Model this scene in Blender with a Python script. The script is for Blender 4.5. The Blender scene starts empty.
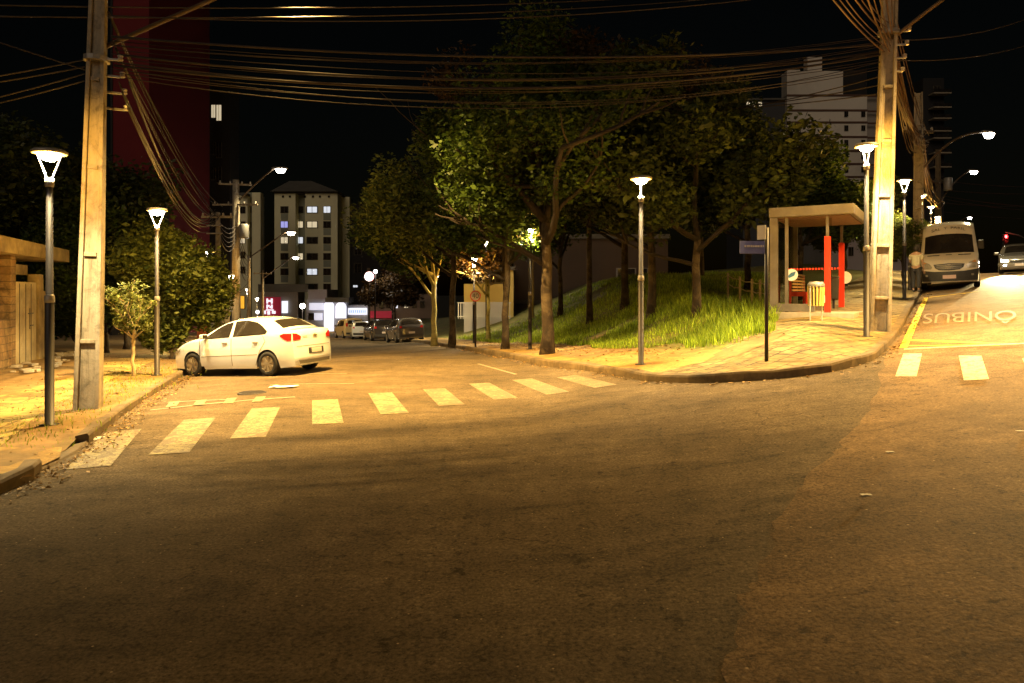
import bpy, bmesh, math, random
import numpy as np
from mathutils import Vector, Matrix, noise as mnoise
random.seed(7)
scene = bpy.context.scene
col = scene.collection
R = math.radians
F, CX, HY, EYE = 700.0, 512.0, 292.0, 2.0

# ------------------------------------------------------------------ terrain
def sstep(t):
    t = max(0.0, min(1.0, t)); return t*t*(3-2*t)
def softp(v, k=1.5):
    return v if v*k > 30 else math.log(1+math.exp(v*k))/k
def zr(x, y):                                   # height of the roadway
    s = 0.125*softp(x-0.5)
    if s > 2.3: s = 2.3+1.4*(1-math.exp(-(s-2.3)/1.4))
    w = 1/(1+math.exp(max(-30, min(30, (x-3)/1.5))))
    s -= 0.045*min(softp(y-20), 120)*w
    s -= 0.16*sstep((-4.5-x)/4)
    return s
def hit(px, py, h):                             # where a line of sight meets the terrain
    dx, dz = (px-CX)/F, -(py-HY)/F
    f = lambda Y: EYE+dz*Y-h(dx*Y, Y)
    y0 = 1.0
    while y0 < 400:
        y1 = y0+0.25
        if f(y1) < 0:
            for _ in range(30):
                m = (y0+y1)/2
                if f(m) < 0: y1 = m
                else: y0 = m
            return (dx*y0, y0)
        y0 = y1
    return (dx*60, 60)
def G(px, py): return hit(px, py, zr)
def at(px, py, Y): return Vector(((px-CX)/F*Y, Y, EYE-(py-HY)/F*Y))

def resample(pts, step):
    # Catmull-Rom through the points, then even spacing
    P = [Vector((p[0], p[1])) for p in pts]
    Q = [P[0]*2-P[1]]+P+[P[-1]*2-P[-2]]
    d = []
    for i in range(1, len(Q)-2):
        for k in range(12):
            t = k/12
            a, b, c, e = Q[i-1], Q[i], Q[i+1], Q[i+2]
            d.append(0.5*((2*b)+(c-a)*t+(2*a-5*b+4*c-e)*t*t+(3*b-a-3*c+e)*t**3))
    d.append(P[-1])
    out = [d[0]]; acc = 0
    for a, b in zip(d, d[1:]):
        L = (b-a).length
        while acc+L >= step:
            a = a.lerp(b, (step-acc)/L); out.append(a.copy()); L = (b-a).length; acc = 0
            if L < 1e-9: break
        acc += L
    return out
def offset(pts, d):
    o = []; fd_ = d if callable(d) else (lambda p: d)
    for i, p in enumerate(pts):
        a, b = pts[max(0, i-1)], pts[min(len(pts)-1, i+1)]
        t = (b-a).normalized(); n = Vector((-t.y, t.x))
        o.append(p+n*fd_(p))
    return o
far_pts = [(-33, 118), (-25, 92), (-16.5, 70), (-9.6, 54)]
K_px = [(420, 343), (470, 351), (530, 363), (580, 370), (620, 376.5), (650, 381.5), (700, 383), (766, 380), (820, 374), (852, 367.5), (874, 360), (886, 350), (893, 342), (900, 333), (911, 312), (922, 291)]
K_xy = far_pts+[G(*p) for p in K_px]
K_xy += [(22.3, 37.6), (30.5, 50.9), (50, 82), (75, 122)]
KR = resample(K_xy, 0.5)                        # kerb of the park corner, seen from far left street to far right street
KRa = np.array([[p.x, p.y] for p in KR])
def dist_k(x, y):                               # distance behind the kerb line, 0 on the road side
    d = np.hypot(KRa[:, 0]-x, KRa[:, 1]-y); i = int(d.argmin())
    i0, i1 = max(0, i-1), min(len(KRa)-1, i+1); tx, ty = KRa[i1]-KRa[i0]
    if tx*(y-KRa[i][1])-ty*(x-KRa[i][0]) < 0: return 0.0
    best = 1e9
    for j in (i-1, i):
        if 0 <= j < len(KRa)-1:
            a, b = KRa[j], KRa[j+1]; ab = b-a
            t = max(0, min(1, ((x-a[0])*ab[0]+(y-a[1])*ab[1])/(ab@ab)))
            best = min(best, math.hypot(x-a[0]-t*ab[0], y-a[1]-t*ab[1]))
    return best
def wside(x): return 2.35+.8*sstep((x-5.2)/2)
def hl(x, y):                                   # height inside the park corner
    d = dist_k(x, y)
    e = 0.2*min(max(d-0.25, 0), 1.6)*sstep((x-3.5)/3)
    top = 1.75-0.55*sstep((x-5)/6)
    e += top*sstep((d-wside(x))/8.5)
    e += 0.012*max(0, d-12)
    return zr(x, y)+0.15+e
def GL(px, py): return hit(px, py, hl)
L_xy = [(-4.9, -12), (-5.05, 0), G(0, 494), G(40, 472), G(84, 448), G(120, 418), G(150, 397), G(180, 378), (-10.9, 26), (-15.3, 40), (-21.5, 60), (-34, 100), (-47, 140)]
KL = resample(L_xy, 0.5)
KLa = np.array([[p.x, p.y] for p in KL])
def hs(x, y):                                   # height of the left sidewalk
    d = float(np.hypot(KLa[:, 0]-x, KLa[:, 1]-y).min())
    return zr(x, y)+0.13+0.015*min(d, 8)
def GS(px, py): return hit(px, py, hs)

# ------------------------------------------------------------------ mesh helpers
class MB:
    def __init__(s): s.v = []; s.f = []
    def add(s, vs, fs):
        n = len(s.v); s.v += [tuple(v) for v in vs]; s.f += [tuple(i+n for i in f) for f in fs]; return s
    def box(s, c, d, rz=0, taper=1.0, M=None):
        hx, hy, hz = d[0]/2, d[1]/2, d[2]/2
        vs = [Vector((x*hx*(taper if z > 0 else 1), y*hy*(taper if z > 0 else 1), z*hz)) for z in (-1, 1) for x, y in ((-1, -1), (1, -1), (1, 1), (-1, 1))]
        rot = M if M is not None else Matrix.Rotation(rz, 3, 'Z')
        vs = [rot@v+Vector(c) for v in vs]
        return s.add(vs, [(3, 2, 1, 0), (4, 5, 6, 7), (0, 1, 5, 4), (1, 2, 6, 5), (2, 3, 7, 6), (3, 0, 4, 7)])
    def bar(s, a, b, w, h=None, n=4, w2=None):  # prism with n sides between two points
        a, b = Vector(a), Vector(b); h = h or w; w2 = w2 or w
        d = (b-a).normalized(); up = Vector((0, 0, 1)) if abs(d.z) < .95 else Vector((0, 1, 0))
        x = d.cross(up).normalized(); y = x.cross(d)
        vs = []
        for p, k in ((a, 1), (b, w2/w)):
            for i in range(n):
                t = 2*math.pi*(i+.5)/n; q = 1/math.cos(math.pi/n) if n == 4 else 1
                vs.append(p+x*math.cos(t)*w/2*q*k+y*math.sin(t)*h/2*q*k)
        fs = [(i, (i+1) % n, n+(i+1) % n, n+i) for i in range(n)]+[tuple(range(n))[::-1], tuple(range(n, 2*n))]
        return s.add(vs, fs)
    def tube(s, pts, r, n=6, radii=None):
        pts = [Vector(p) for p in pts]; base = len(s.v); m = len(pts); fr = None
        for i, p in enumerate(pts):
            d = (pts[min(i+1, m-1)]-pts[max(i-1, 0)]).normalized()
            if fr is None:
                up = Vector((0, 0, 1)) if abs(d.z) < .9 else Vector((1, 0, 0)); fr = d.cross(up).normalized()
            else:
                fr = (fr-d*fr.dot(d)).normalized()
            y = d.cross(fr); rr = radii[i] if radii else r
            for k in range(n):
                t = 2*math.pi*k/n; s.v.append(tuple(p+fr*math.cos(t)*rr+y*math.sin(t)*rr))
        for i in range(m-1):
            for k in range(n):
                a = base+i*n+k; b = base+i*n+(k+1) % n
                s.f.append((a, b, b+n, a+n))
        s.f.append(tuple(base+k for k in range(n))[::-1]); s.f.append(tuple(base+(m-1)*n+k for k in range(n)))
        return s
    def lathe(s, prof, n=16, c=(0, 0, 0), M=None):
        base = len(s.v); M = M or Matrix.Identity(3); c = Vector(c)
        for r, z in prof:
            for k in range(n):
                t = 2*math.pi*k/n; s.v.append(tuple(M@Vector((r*math.cos(t), r*math.sin(t), z))+c))
        for i in range(len(prof)-1):
            for k in range(n):
                a = base+i*n+k; b = base+i*n+(k+1) % n
                s.f.append((a, b, b+n, a+n))
        s.f.append(tuple(base+k for k in range(n))[::-1]); s.f.append(tuple(base+(len(prof)-1)*n+k for k in range(n)))
        return s
    def build(s, name, mat, parent=None, smooth=False, bevel=0):
        me = bpy.data.meshes.new(name); me.from_pydata(s.v, [], s.f); me.update()
        if smooth:
            me.polygons.foreach_set('use_smooth', [True]*len(me.polygons))
        o = bpy.data.objects.new(name, me); col.objects.link(o)
        if mat: me.materials.append(mat)
        if parent: o.parent = parent
        if bevel:
            b = o.modifiers.new('bevel', 'BEVEL'); b.width = bevel; b.segments = 2; b.limit_method = 'ANGLE'
        return o
def tag(o, label, cat, group=None, kind=None):
    if label: o['label'] = label
    if cat: o['category'] = cat
    if group: o['group'] = group
    if kind: o['kind'] = kind
    return o
def empty(name, loc, rz=0, label=None, cat=None, group=None):
    o = bpy.data.objects.new(name, None); col.objects.link(o); o.empty_display_size = .2
    o.location = loc; o.rotation_euler = (0, 0, rz)
    return tag(o, label, cat, group)
def dup(root, loc, rz=0, label=None, scale=None):
    def cp(o, parent):
        c = o.copy(); col.objects.link(c)
        if parent: c.parent = parent
        for ch in list(o.children): cp(ch, c)
        return c
    r = cp(root, None); r.location = loc; r.rotation_euler = (0, 0, rz)
    if label: r['label'] = label
    if scale: r.scale = scale
    return r
def sheet(name, poly, step, hfun, mat, dz=0.0, kind='structure', parent=None):
    bm = bmesh.new()
    vs = [bm.verts.new((p[0], p[1], 0)) for p in poly]
    f = bm.faces.new(vs)
    bmesh.ops.triangulate(bm, faces=[f])
    xs = [p[0] for p in poly]; ys = [p[1] for p in poly]
    for ax, lo, hi in ((0, min(xs), max(xs)), (1, min(ys), max(ys))):
        c = math.ceil(lo/step)*step+1e-4
        while c < hi:
            co = [0, 0, 0]; co[ax] = c; no = [0, 0, 0]; no[ax] = 1
            bmesh.ops.bisect_plane(bm, geom=bm.verts[:]+bm.edges[:]+bm.faces[:], plane_co=co, plane_no=no, dist=1e-5)
            c += step
    for v in bm.verts: v.co.z = hfun(v.co.x, v.co.y)+dz
    bmesh.ops.recalc_face_normals(bm, faces=bm.faces)
    if sum(f.normal.z for f in bm.faces) < 0: bmesh.ops.reverse_faces(bm, faces=bm.faces)
    me = bpy.data.meshes.new(name); bm.to_mesh(me); bm.free()
    me.polygons.foreach_set('use_smooth', [True]*len(me.polygons))
    o = bpy.data.objects.new(name, me); col.objects.link(o); me.materials.append(mat)
    if kind: o['kind'] = kind
    if parent: o.parent = parent
    return o

# ------------------------------------------------------------------ materials
def srgb(c): return c
class NT:
    def __init__(s, name):
        s.m = bpy.data.materials.new(name); s.m.use_nodes = True; s.t = s.m.node_tree
        s.b = s.t.nodes['Principled BSDF']; s.out = s.t.nodes['Material Output']
        s.tc = s.t.nodes.new('ShaderNodeTexCoord')
    def n(s, typ, **kw):
        nd = s.t.nodes.new(typ)
        for k, v in kw.items():
            if k in nd.inputs.keys(): nd.inputs[k].default_value = v
            else: setattr(nd, k, v)
        return nd
    def l(s, a, b): s.t.links.new(a, b)
    def coord(s, scale=(1, 1, 1), rot=(0, 0, 0), gen='Object', loc=(0, 0, 0)):
        mp = s.t.nodes.new('ShaderNodeMapping'); mp.inputs['Scale'].default_value = scale; mp.inputs['Rotation'].default_value = rot; mp.inputs['Location'].default_value = loc
        s.l(s.tc.outputs[gen], mp.inputs['Vector']); return mp.outputs['Vector']
    def noise(s, scale, detail=4, rough=.6, vec=None, dist=0):
        nd = s.n('ShaderNodeTexNoise'); nd.inputs['Scale'].default_value = scale; nd.inputs['Detail'].default_value = detail; nd.inputs['Roughness'].default_value = rough; nd.inputs['Distortion'].default_value = dist
        s.l(vec or s.coord(), nd.inputs['Vector']); return nd.outputs['Fac']
    def ramp(s, fac, stops, interp='LINEAR'):
        r = s.n('ShaderNodeValToRGB'); cr = r.color_ramp; cr.interpolation = interp
        while len(cr.elements) < len(stops): cr.elements.new(.5)
        for e, (p, c) in zip(cr.elements, stops):
            e.position = p; e.color = (*c, 1) if len(c) == 3 else c
        s.l(fac, r.inputs['Fac']); return r.outputs['Color']
    def mix(s, fac, a, b, mode='MIX'):
        m = s.n('ShaderNodeMix', data_type='RGBA', blend_type=mode)
        for k, v in (('Factor', fac),):
            if isinstance(v, (int, float)): m.inputs[0].default_value = v
            else: s.l(v, m.inputs[0])
        for i, v in ((6, a), (7, b)):
            if isinstance(v, tuple): m.inputs[i].default_value = (*v, 1) if len(v) == 3 else v
            else: s.l(v, m.inputs[i])
        return m.outputs[2]
    def bump(s, h, strength=.3, dist=.02):
        b = s.n('ShaderNodeBump'); b.inputs['Strength'].default_value = strength; b.inputs['Distance'].default_value = dist
        s.l(h, b.inputs['Height']); s.l(b.outputs['Normal'], s.b.inputs['Normal'])
    def color(s, c):
        if isinstance(c, tuple): s.b.inputs['Base Color'].default_value = (*c, 1)
        else: s.l(c, s.b.inputs['Base Color'])
    def set(s, **kw):
        for k, v in kw.items(): s.b.inputs[k.replace('_', ' ')].default_value = v
        return s
def simple(name, c, rough=.6, metal=0, var=.25, scale=6, bump=.1, coat=0, dirt=None):
    t = NT(name); lo = tuple(x*(1-var) for x in c); hi = tuple(min(1, x*(1+var*.6)) for x in c)
    f = t.noise(scale, 5, .65); base = t.ramp(f, [(.3, lo), (.7, hi)])
    if dirt:
        g = t.noise(scale*.35, 6, .7, dist=.6); base = t.mix(t.ramp(g, [(.45, (0, 0, 0)), (.75, (1, 1, 1))]), base, dirt)
    t.color(base); t.set(Roughness=rough, Metallic=metal)
    if bump: t.bump(t.noise(scale*6, 4, .6), bump, .01)
    if coat: t.set(Coat_Weight=coat, Coat_Roughness=.05)
    return t.m
def glow(name, c, strength, nee=False):
    m = bpy.data.materials.new(name); m.use_nodes = True
    b = m.node_tree.nodes['Principled BSDF']
    b.inputs['Base Color'].default_value = (*[min(1, x) for x in c], 1)
    tex = m.node_tree.nodes.new('ShaderNodeTexNoise'); tex.inputs['Scale'].default_value = 4
    mr = m.node_tree.nodes.new('ShaderNodeMapRange'); mr.inputs['To Min'].default_value = strength*.85; mr.inputs['To Max'].default_value = strength*1.15
    m.node_tree.links.new(tex.outputs['Fac'], mr.inputs['Value']); m.node_tree.links.new(mr.outputs['Result'], b.inputs['Emission Strength'])
    b.inputs['Emission Color'].default_value = (*c, 1)
    if not nee: m.cycles.emission_sampling = 'NONE'
    return m
def asphalt(name, base, light, seed=0., grain=1., wear=True):
    t = NT(name)
    v = t.coord(loc=(seed, seed*.7, 0))
    big = t.noise(.35, 5, .6, v, .4); mid = t.noise(2.3, 6, .7, v); fine = t.noise(38, 5, .75, v)
    c = t.ramp(big, [(.3, tuple(x*.66 for x in base)), (.52, base), (.72, tuple(x*1.3 for x in base))])
    c = t.mix(t.ramp(mid, [(.35, (.62,)*3), (.65, (1.15,)*3)]), (0, 0, 0), c, 'MIX') if False else t.mix(1.0, c, t.ramp(mid, [(.3, (.68,)*3), (.7, (1.18,)*3)]), 'MULTIPLY')
    c = t.mix(1.0, c, t.ramp(fine, [(.32, (.3,)*3), (.5, (.92,)*3), (.72, (1.7,)*3)]), 'MULTIPLY')
    # long streaks left by tyres sweeping through the junction
    sv = t.coord(scale=(.22, 1.9, 1), rot=(0, 0, R(-14)))
    st = t.noise(1.0, 5, .6, sv, .5)
    c = t.mix(1.0, c, t.ramp(st, [(.34, (.84,)*3), (.56, (1.03,)*3), (.75, (1.1,)*3)]), 'MULTIPLY')
    # oil drips, darker worn-out hollows and paler polished areas
    bl = t.noise(1.1, 7, .74, t.coord(scale=(.6, 1.3, 1), loc=(seed*2+3, 1, 0)), 1.2)
    c = t.mix(1.0, c, t.ramp(bl, [(.34, (.66,)*3), (.46, (.96,)*3), (.6, (1.0,)*3), (.7, (1.15,)*3)]), 'MULTIPLY')
    ch = t.noise(9, 6, .8, v, .3)
    c = t.mix(1.0, c, t.ramp(ch, [(.36, (.42,)*3), (.45, (1,)*3), (.62, (1,)*3), (.72, (1.45,)*3)]), 'MULTIPLY')
    # pale stones in the mix
    vo = t.n('ShaderNodeTexVoronoi', feature='F1'); vo.inputs['Scale'].default_value = 22*grain; t.l(v, vo.inputs['Vector'])
    stone = t.ramp(vo.outputs['Distance'], [(.08, (1, 1, 1)), (.2, (0, 0, 0))])
    pick = t.ramp(vo.outputs['Color'], [(.78, (0, 0, 0)), (.86, (1, 1, 1))])
    c = t.mix(t.mix(1.0, stone, pick, 'MULTIPLY'), c, light)
    # hairline cracks
    if wear:
        v2 = t.n('ShaderNodeTexVoronoi', feature='DISTANCE_TO_EDGE'); v2.inputs['Scale'].default_value = .55
        wv = t.n('ShaderNodeVectorMath', operation='ADD'); nz = t.n('ShaderNodeTexNoise'); nz.inputs['Scale'].default_value = 1.5; nz.inputs['Detail'].default_value = 6
        t.l(v, nz.inputs['Vector']); t.l(v, wv.inputs[0]); t.l(nz.outputs['Color'], wv.inputs[1]); t.l(wv.outputs[0], v2.inputs['Vector'])
        cr = t.ramp(v2.outputs['Distance'], [(.0, (1, 1, 1)), (.008, (0, 0, 0))])
        zone = t.ramp(big, [(.52, (0, 0, 0)), (.62, (1, 1, 1))])
        c = t.mix(t.mix(1.0, cr, zone, 'MULTIPLY'), c, tuple(x*.35 for x in base))
    t.color(c); t.set(Roughness=.85, Specular_IOR_Level=.12)
    h = t.mix(.22, fine, vo.outputs['Distance']); t.bump(h, .55, .012)
    return t.m

M = {}
M['asphalt'] = asphalt('asphalt', (.138, .102, .060), (.42, .32, .19))
M['asphalt_patch'] = asphalt('asphalt_patch', (.205, .134, .068), (.52, .38, .22), 11.3, .8, False)
M['soil'] = simple('bare_soil', (.24, .145, .05), .95, var=.5, scale=2.5, bump=.6, dirt=(.09, .075, .025))
M['far_ground'] = simple('far_ground', (.035, .035, .025), .95, var=.4, scale=.4, bump=.2)
M['concrete'] = simple('weathered_concrete', (.42, .37, .29), .88, var=.22, scale=3.5, bump=.3, dirt=(.24, .19, .12))
M['kerb'] = simple('kerb_concrete', (.17, .12, .06), .9, var=.45, scale=3, bump=.5, dirt=(.035, .024, .012))  # concrete darkened in its colour to stand for the unlit road face
t = NT('pole_concrete')
f = t.noise(1.0, 7, .72, t.coord(scale=(7, 7, .55)), .4); g = t.noise(3.2, 7, .75, dist=.6)
c = t.ramp(f, [(.3, (.13, .105, .07)), (.45, (.29, .24, .165)), (.7, (.40, .34, .25))])
t.color(t.mix(1.0, c, t.ramp(g, [(.34, (.5,)*3), (.5, (1,)*3), (.72, (1.15,)*3)]), 'MULTIPLY')); t.set(Roughness=.92); t.bump(t.noise(14, 6, .7), .6, .02); M['pole_concrete'] = t.m
M['grass_soil'] = simple('grass_soil', (.12, .125, .018), .95, var=.6, scale=2.0, bump=.7, dirt=(.14, .1, .03))
M['dark_metal'] = simple('dark_painted_metal', (.026, .021, .02), .55, .1, var=.25, scale=9)
M['arm_metal'] = simple('brown_arm_metal', (.12, .08, .045), .6, .2, var=.3, scale=5)
M['grey_metal'] = simple('grey_metal', (.3, .28, .25), .5, .4, var=.2, scale=5)
M['shelter_grey'] = simple('shelter_grey_paint', (.17, .15, .125), .5, .1, var=.3, scale=2, dirt=(.08, .065, .05))
M['red'] = simple('red_paint', (.62, .035, .012), .4, var=.12, scale=3)
M['white_lamp'] = glow('lamp_white', (1, .97, .9), 60)
M['lamp_bar'] = glow('lamp_bar_glow', (1, .93, .85), 3)
M['lamp_warm'] = glow('lamp_warm', (1, .86, .6), 70)
M['lamp_far'] = glow('lamp_far', (1, .95, .85), 30)
M['black'] = simple('black_rubber', (.012, .012, .012), .75, var=.2, scale=20)
M['cable'] = simple('cable_sheath', (.035, .024, .018), .8, var=.3, scale=.8, bump=0)
M['cable_lit'] = simple('cable_sheath_lit', (.13, .075, .04), .8, var=.3, scale=.8, bump=0)  # same sheath brightened in its colour, as cables catching lamp light
M['brick'] = None

def brickmat(name, c1, c2, mortar, sc, rot=(0, 0, 0), w=.5, h=.25, msize=.02, dirt=None, bump=.4, offs=.5, axis=None):
    t = NT(name); v = t.coord(rot=rot)
    b = t.n('ShaderNodeTexBrick'); b.offset = offs; b.inputs['Scale'].default_value = sc; b.inputs['Brick Width'].default_value = w; b.inputs['Row Height'].default_value = h; b.inputs['Mortar Size'].default_value = msize; b.inputs['Mortar Smooth'].default_value = .3
    b.inputs['Color1'].default_value = (*c1, 1); b.inputs['Color2'].default_value = (*c2, 1); b.inputs['Mortar'].default_value = (*mortar, 1)
    wv = t.n('ShaderNodeVectorMath', operation='ADD'); nz = t.n('ShaderNodeTexNoise'); nz.inputs['Scale'].default_value = 1.1; nz.inputs['Detail'].default_value = 4
    sc2 = t.n('ShaderNodeVectorMath', operation='SCALE'); sc2.inputs['Scale'].default_value = .08
    t.l(v, nz.inputs['Vector']); t.l(nz.outputs['Color'], sc2.inputs[0]); t.l(v, wv.inputs[0]); t.l(sc2.outputs[0], wv.inputs[1])
    t.l(wv.outputs[0], b.inputs['Vector'])
    c = t.mix(1.0, b.outputs['Color'], t.ramp(t.noise(1.4, 6, .7), [(.3, (.6,)*3), (.7, (1.15,)*3)]), 'MULTIPLY')
    c = t.mix(1.0, c, t.ramp(t.noise(14, 4, .7), [(.3, (.75,)*3), (.7, (1.15,)*3)]), 'MULTIPLY')
    if dirt: c = t.mix(t.ramp(t.noise(.55, 6, .75, dist=.7), [(.5, (0, 0, 0)), (.64, (1, 1, 1))]), c, dirt)
    c = t.mix(1.0, c, t.ramp(t.noise(.9, 8, .8, dist=1.0), [(.4, (.42,)*3), (.52, (1,)*3)]), 'MULTIPLY')
    t.color(c); t.set(Roughness=.88)
    inv = t.n('ShaderNodeMath', operation='SUBTRACT'); inv.inputs[0].default_value = 1; t.l(b.outputs['Fac'], inv.inputs[1])
    t.bump(inv.outputs[0], bump, .02)
    return t.m
M['paver'] = brickmat('concrete_pavers', (.33, .25, .10), (.25, .18, .065), (.05, .032, .012), 1, (0, 0, R(-32)), .32, .32, .022, (.2, .13, .035), .5, offs=0.5)
M['slab'] = brickmat('footpath_slabs', (.46, .34, .10), (.38, .27, .07), (.16, .1, .04), 1, (0, 0, R(-15)), 1.5, .9, .02, (.22, .15, .045), .3)
M['brick'] = brickmat('block_masonry', (.40, .27, .12), (.33, .2, .09), (.16, .11, .05), 1, (R(90), 0, 0), .4, .2, .012, (.2, .13, .06), .5)
t = NT('worn_sidewalk'); f = t.noise(.9, 7, .72, dist=.8)
t.color(t.mix(1.0, t.ramp(f, [(.32, (.15, .075, .018)), (.48, (.28, .165, .04)), (.62, (.38, .25, .07))]), t.ramp(t.noise(12, 5, .7), [(.3, (.65,)*3), (.7, (1.2,)*3)]), 'MULTIPLY'))
t.set(Roughness=.92); t.bump(t.noise(9, 6, .7), .5, .03); M['worn'] = t.m
def paint(name, c, under, cover=(.42, .56)):
    t = NT(name); f = t.noise(3.6, 10, .82, dist=.5); g = t.noise(60, 4, .7)
    f2 = t.noise(15, 8, .8, dist=.3)
    fac = t.ramp(t.mix(.45, t.mix(.15, f, g), f2), [(cover[0], (0, 0, 0)), (cover[1], (1, 1, 1))])
    t.color(t.mix(fac, under, c)); t.set(Roughness=.7); t.bump(g, .4, .006); return t.m
M['paint_white'] = paint('worn_white_marking', (.31, .26, .12), (.135, .1, .058), (.485, .53))
M['paint_thin'] = paint('thin_white_marking', (.31, .24, .12), (.135, .1, .058), (.495, .57))
M['paint_white2'] = paint('bright_white_marking', (.6, .5, .28), (.21, .15, .085), (.455, .50))
M['paint_faint'] = paint('faded_marking', (.34, .29, .2), (.13, .1, .07), (.42, .6))
M['paint_yellow'] = paint('yellow_marking', (.8, .52, .03), (.5, .33, .05), (.25, .4))
def carpaint(name, c, metal=0.):
    return simple(name, c, .2, metal, var=.05, scale=1.2, bump=0, coat=1)
def leafmat(name, c1, c2, trans=.35):
    t = NT(name)
    g = t.n('ShaderNodeNewGeometry')
    c = t.ramp(g.outputs['Random Per Island'], [(0, c1), (.7, c2), (1, tuple(min(1, x*1.7) for x in c2))])
    c = t.mix(1.0, c, t.ramp(t.noise(.6, 3), [(.3, (.6,)*3), (.7, (1.25,)*3)]), 'MULTIPLY')
    t.color(c); t.set(Roughness=.55, Specular_IOR_Level=.3)
    tr = t.n('ShaderNodeBsdfTranslucent'); t.l(c, tr.inputs['Color'])
    ms = t.n('ShaderNodeMixShader'); ms.inputs[0].default_value = trans
    t.l(t.b.outputs[0], ms.inputs[1]); t.l(tr.outputs[0], ms.inputs[2]); t.l(ms.outputs[0], t.out.inputs['Surface'])
    return t.m
M['leaf_park'] = leafmat('park_leaves', (.013, .030, .004), (.045, .075, .009))
M['leaf_dark'] = leafmat('dark_leaves', (.016, .026, .006), (.045, .06, .012))
M['leaf_bush'] = leafmat('bush_leaves', (.035, .06, .012), (.16, .19, .04))
M['leaf_pale'] = leafmat('pale_leaves', (.08, .10, .02), (.2, .23, .06))
M['leaf_red'] = leafmat('reddish_leaves', (.03, .02, .007), (.075, .042, .014))
M['grass'] = leafmat('grass_blades', (.10, .18, .01), (.32, .42, .035), .45)
M['bark'] = simple('bark', (.03, .019, .010), .95, var=.7, scale=4, bump=1.0, dirt=(.17, .13, .075))
M['branch'] = simple('branch_bark', (.017, .011, .007), .95, var=.4, scale=5, bump=.5)
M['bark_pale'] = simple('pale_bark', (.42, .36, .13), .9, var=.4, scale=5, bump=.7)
M['bark_young'] = simple('young_bark', (.45, .36, .2), .9, var=.25, scale=12, bump=.4)

# ------------------------------------------------------------------ ground, road, kerbs
def polyline_strip(pts, d0, d1): return [(p.x, p.y) for p in offset(pts, d0)]+[(p.x, p.y) for p in offset(pts, d1)][::-1]
# base ground to the horizon
xs = [-900, -400, -200, -100, -60, -40, -30, -25]+[-20+2*i for i in range(32)]+[50, 65, 90, 140, 250, 500, 900]
ys = [-60, -30, -10]+[2*i for i in range(31)]+[65, 70, 80, 90, 110, 130, 150, 200, 300, 500, 900, 1500]
mb = MB(); mb.v = [(x, y, zr(x, y)-.16) for y in ys for x in xs]; nx = len(xs)
mb.f = [(j*nx+i, j*nx+i+1, (j+1)*nx+i+1, (j+1)*nx+i) for j in range(len(ys)-1) for i in range(nx-1)]
mb.build('ground', M['far_ground'], smooth=True)['kind'] = 'structure'
# roadway: everything between the two kerbs and out to the right
road_poly = [(p.x, p.y) for p in KR]+[(82, 117), (37, 46), (17.5, 14.5), (17.5, -12)]+[(p.x, p.y) for p in KL]
sheet('road', road_poly, 1.0, zr, M['asphalt'])
# newer asphalt where the right-hand street joins
seam_px = [(886, 358), (878, 385), (868, 410), (848, 436), (830, 455), (806, 478), (788, 500), (775, 530), (764, 560), (748, 590), (735, 630), (722, 680)]
rnd = random.Random(3)
sp = [G(*p) for p in seam_px]; seam = []
for a, b in zip(sp, sp[1:]):
    for k in range(5):
        t_ = k/5; seam.append((a[0]+(b[0]-a[0])*t_+rnd.uniform(-.05, .05), a[1]+(b[1]-a[1])*t_+rnd.uniform(-.05, .05)))
seam.append((.9, .5))
st_in = [(p.x, p.y) for p in offset(KR, -.05) if p.x > 7.6 and p.y < 45]
patch = seam[::-1]+st_in+[(30, 37), (17.4, 15), (17.4, .5)]
sheet('asphalt_patch', patch, 1.0, zr, M['asphalt_patch'], .004)
def kerb(name, pts, w, h0, h1, side, mat):      # side +1: the kerb stone lies to the left of the line
    a = offset(pts, 0); b = offset(pts, .02*side); c = offset(pts, w*side)
    mbk = MB(); n = len(pts)
    for A, dz in ((a, -.05), (a, None), (b, 'top'), (c, 'top'), (c, -.05)):
        for p in A:
            base = zr(p.x, p.y)
            jit = .011*math.sin(p.x*7+p.y*5)+.009*math.sin(p.x*23.1+p.y*17.7)
            z = base-.05 if dz == -.05 else (base+h0-.02 if dz is None else base+h1)
            mbk.v.append((p.x, p.y, z+jit))
    for r_ in range(4):
        for i in range(n-1):
            q = (r_*n+i, r_*n+i+1, (r_+1)*n+i+1, (r_+1)*n+i)
            mbk.f.append(q if side < 0 else q[::-1])
    mbk.f += [tuple(r_*n for r_ in range(5)), tuple(r_*n+n-1 for r_ in range(5))[::-1]]
    o = mbk.build(name, mat); o['kind'] = 'structure'; return o
kerb('kerb', KR, .16, .14, .155, 1, M['kerb'])
KLs = offset(KL, 0)
near = [p for p in KL if p.y < G(42, 471)[1]]; farl = [p for p in KL if p.y > G(72, 452)[1]]; gap = [p for p in KL if G(42, 471)[1]-.6 < p.y < G(72, 452)[1]+.6]
kerb('kerb', near, .16, .13, .14, 1, M['kerb']); kerb('kerb', farl, .16, .13, .14, 1, M['kerb'])
kerb('lowered_kerb', gap, .16, .035, .04, 1, M['kerb'])
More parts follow.
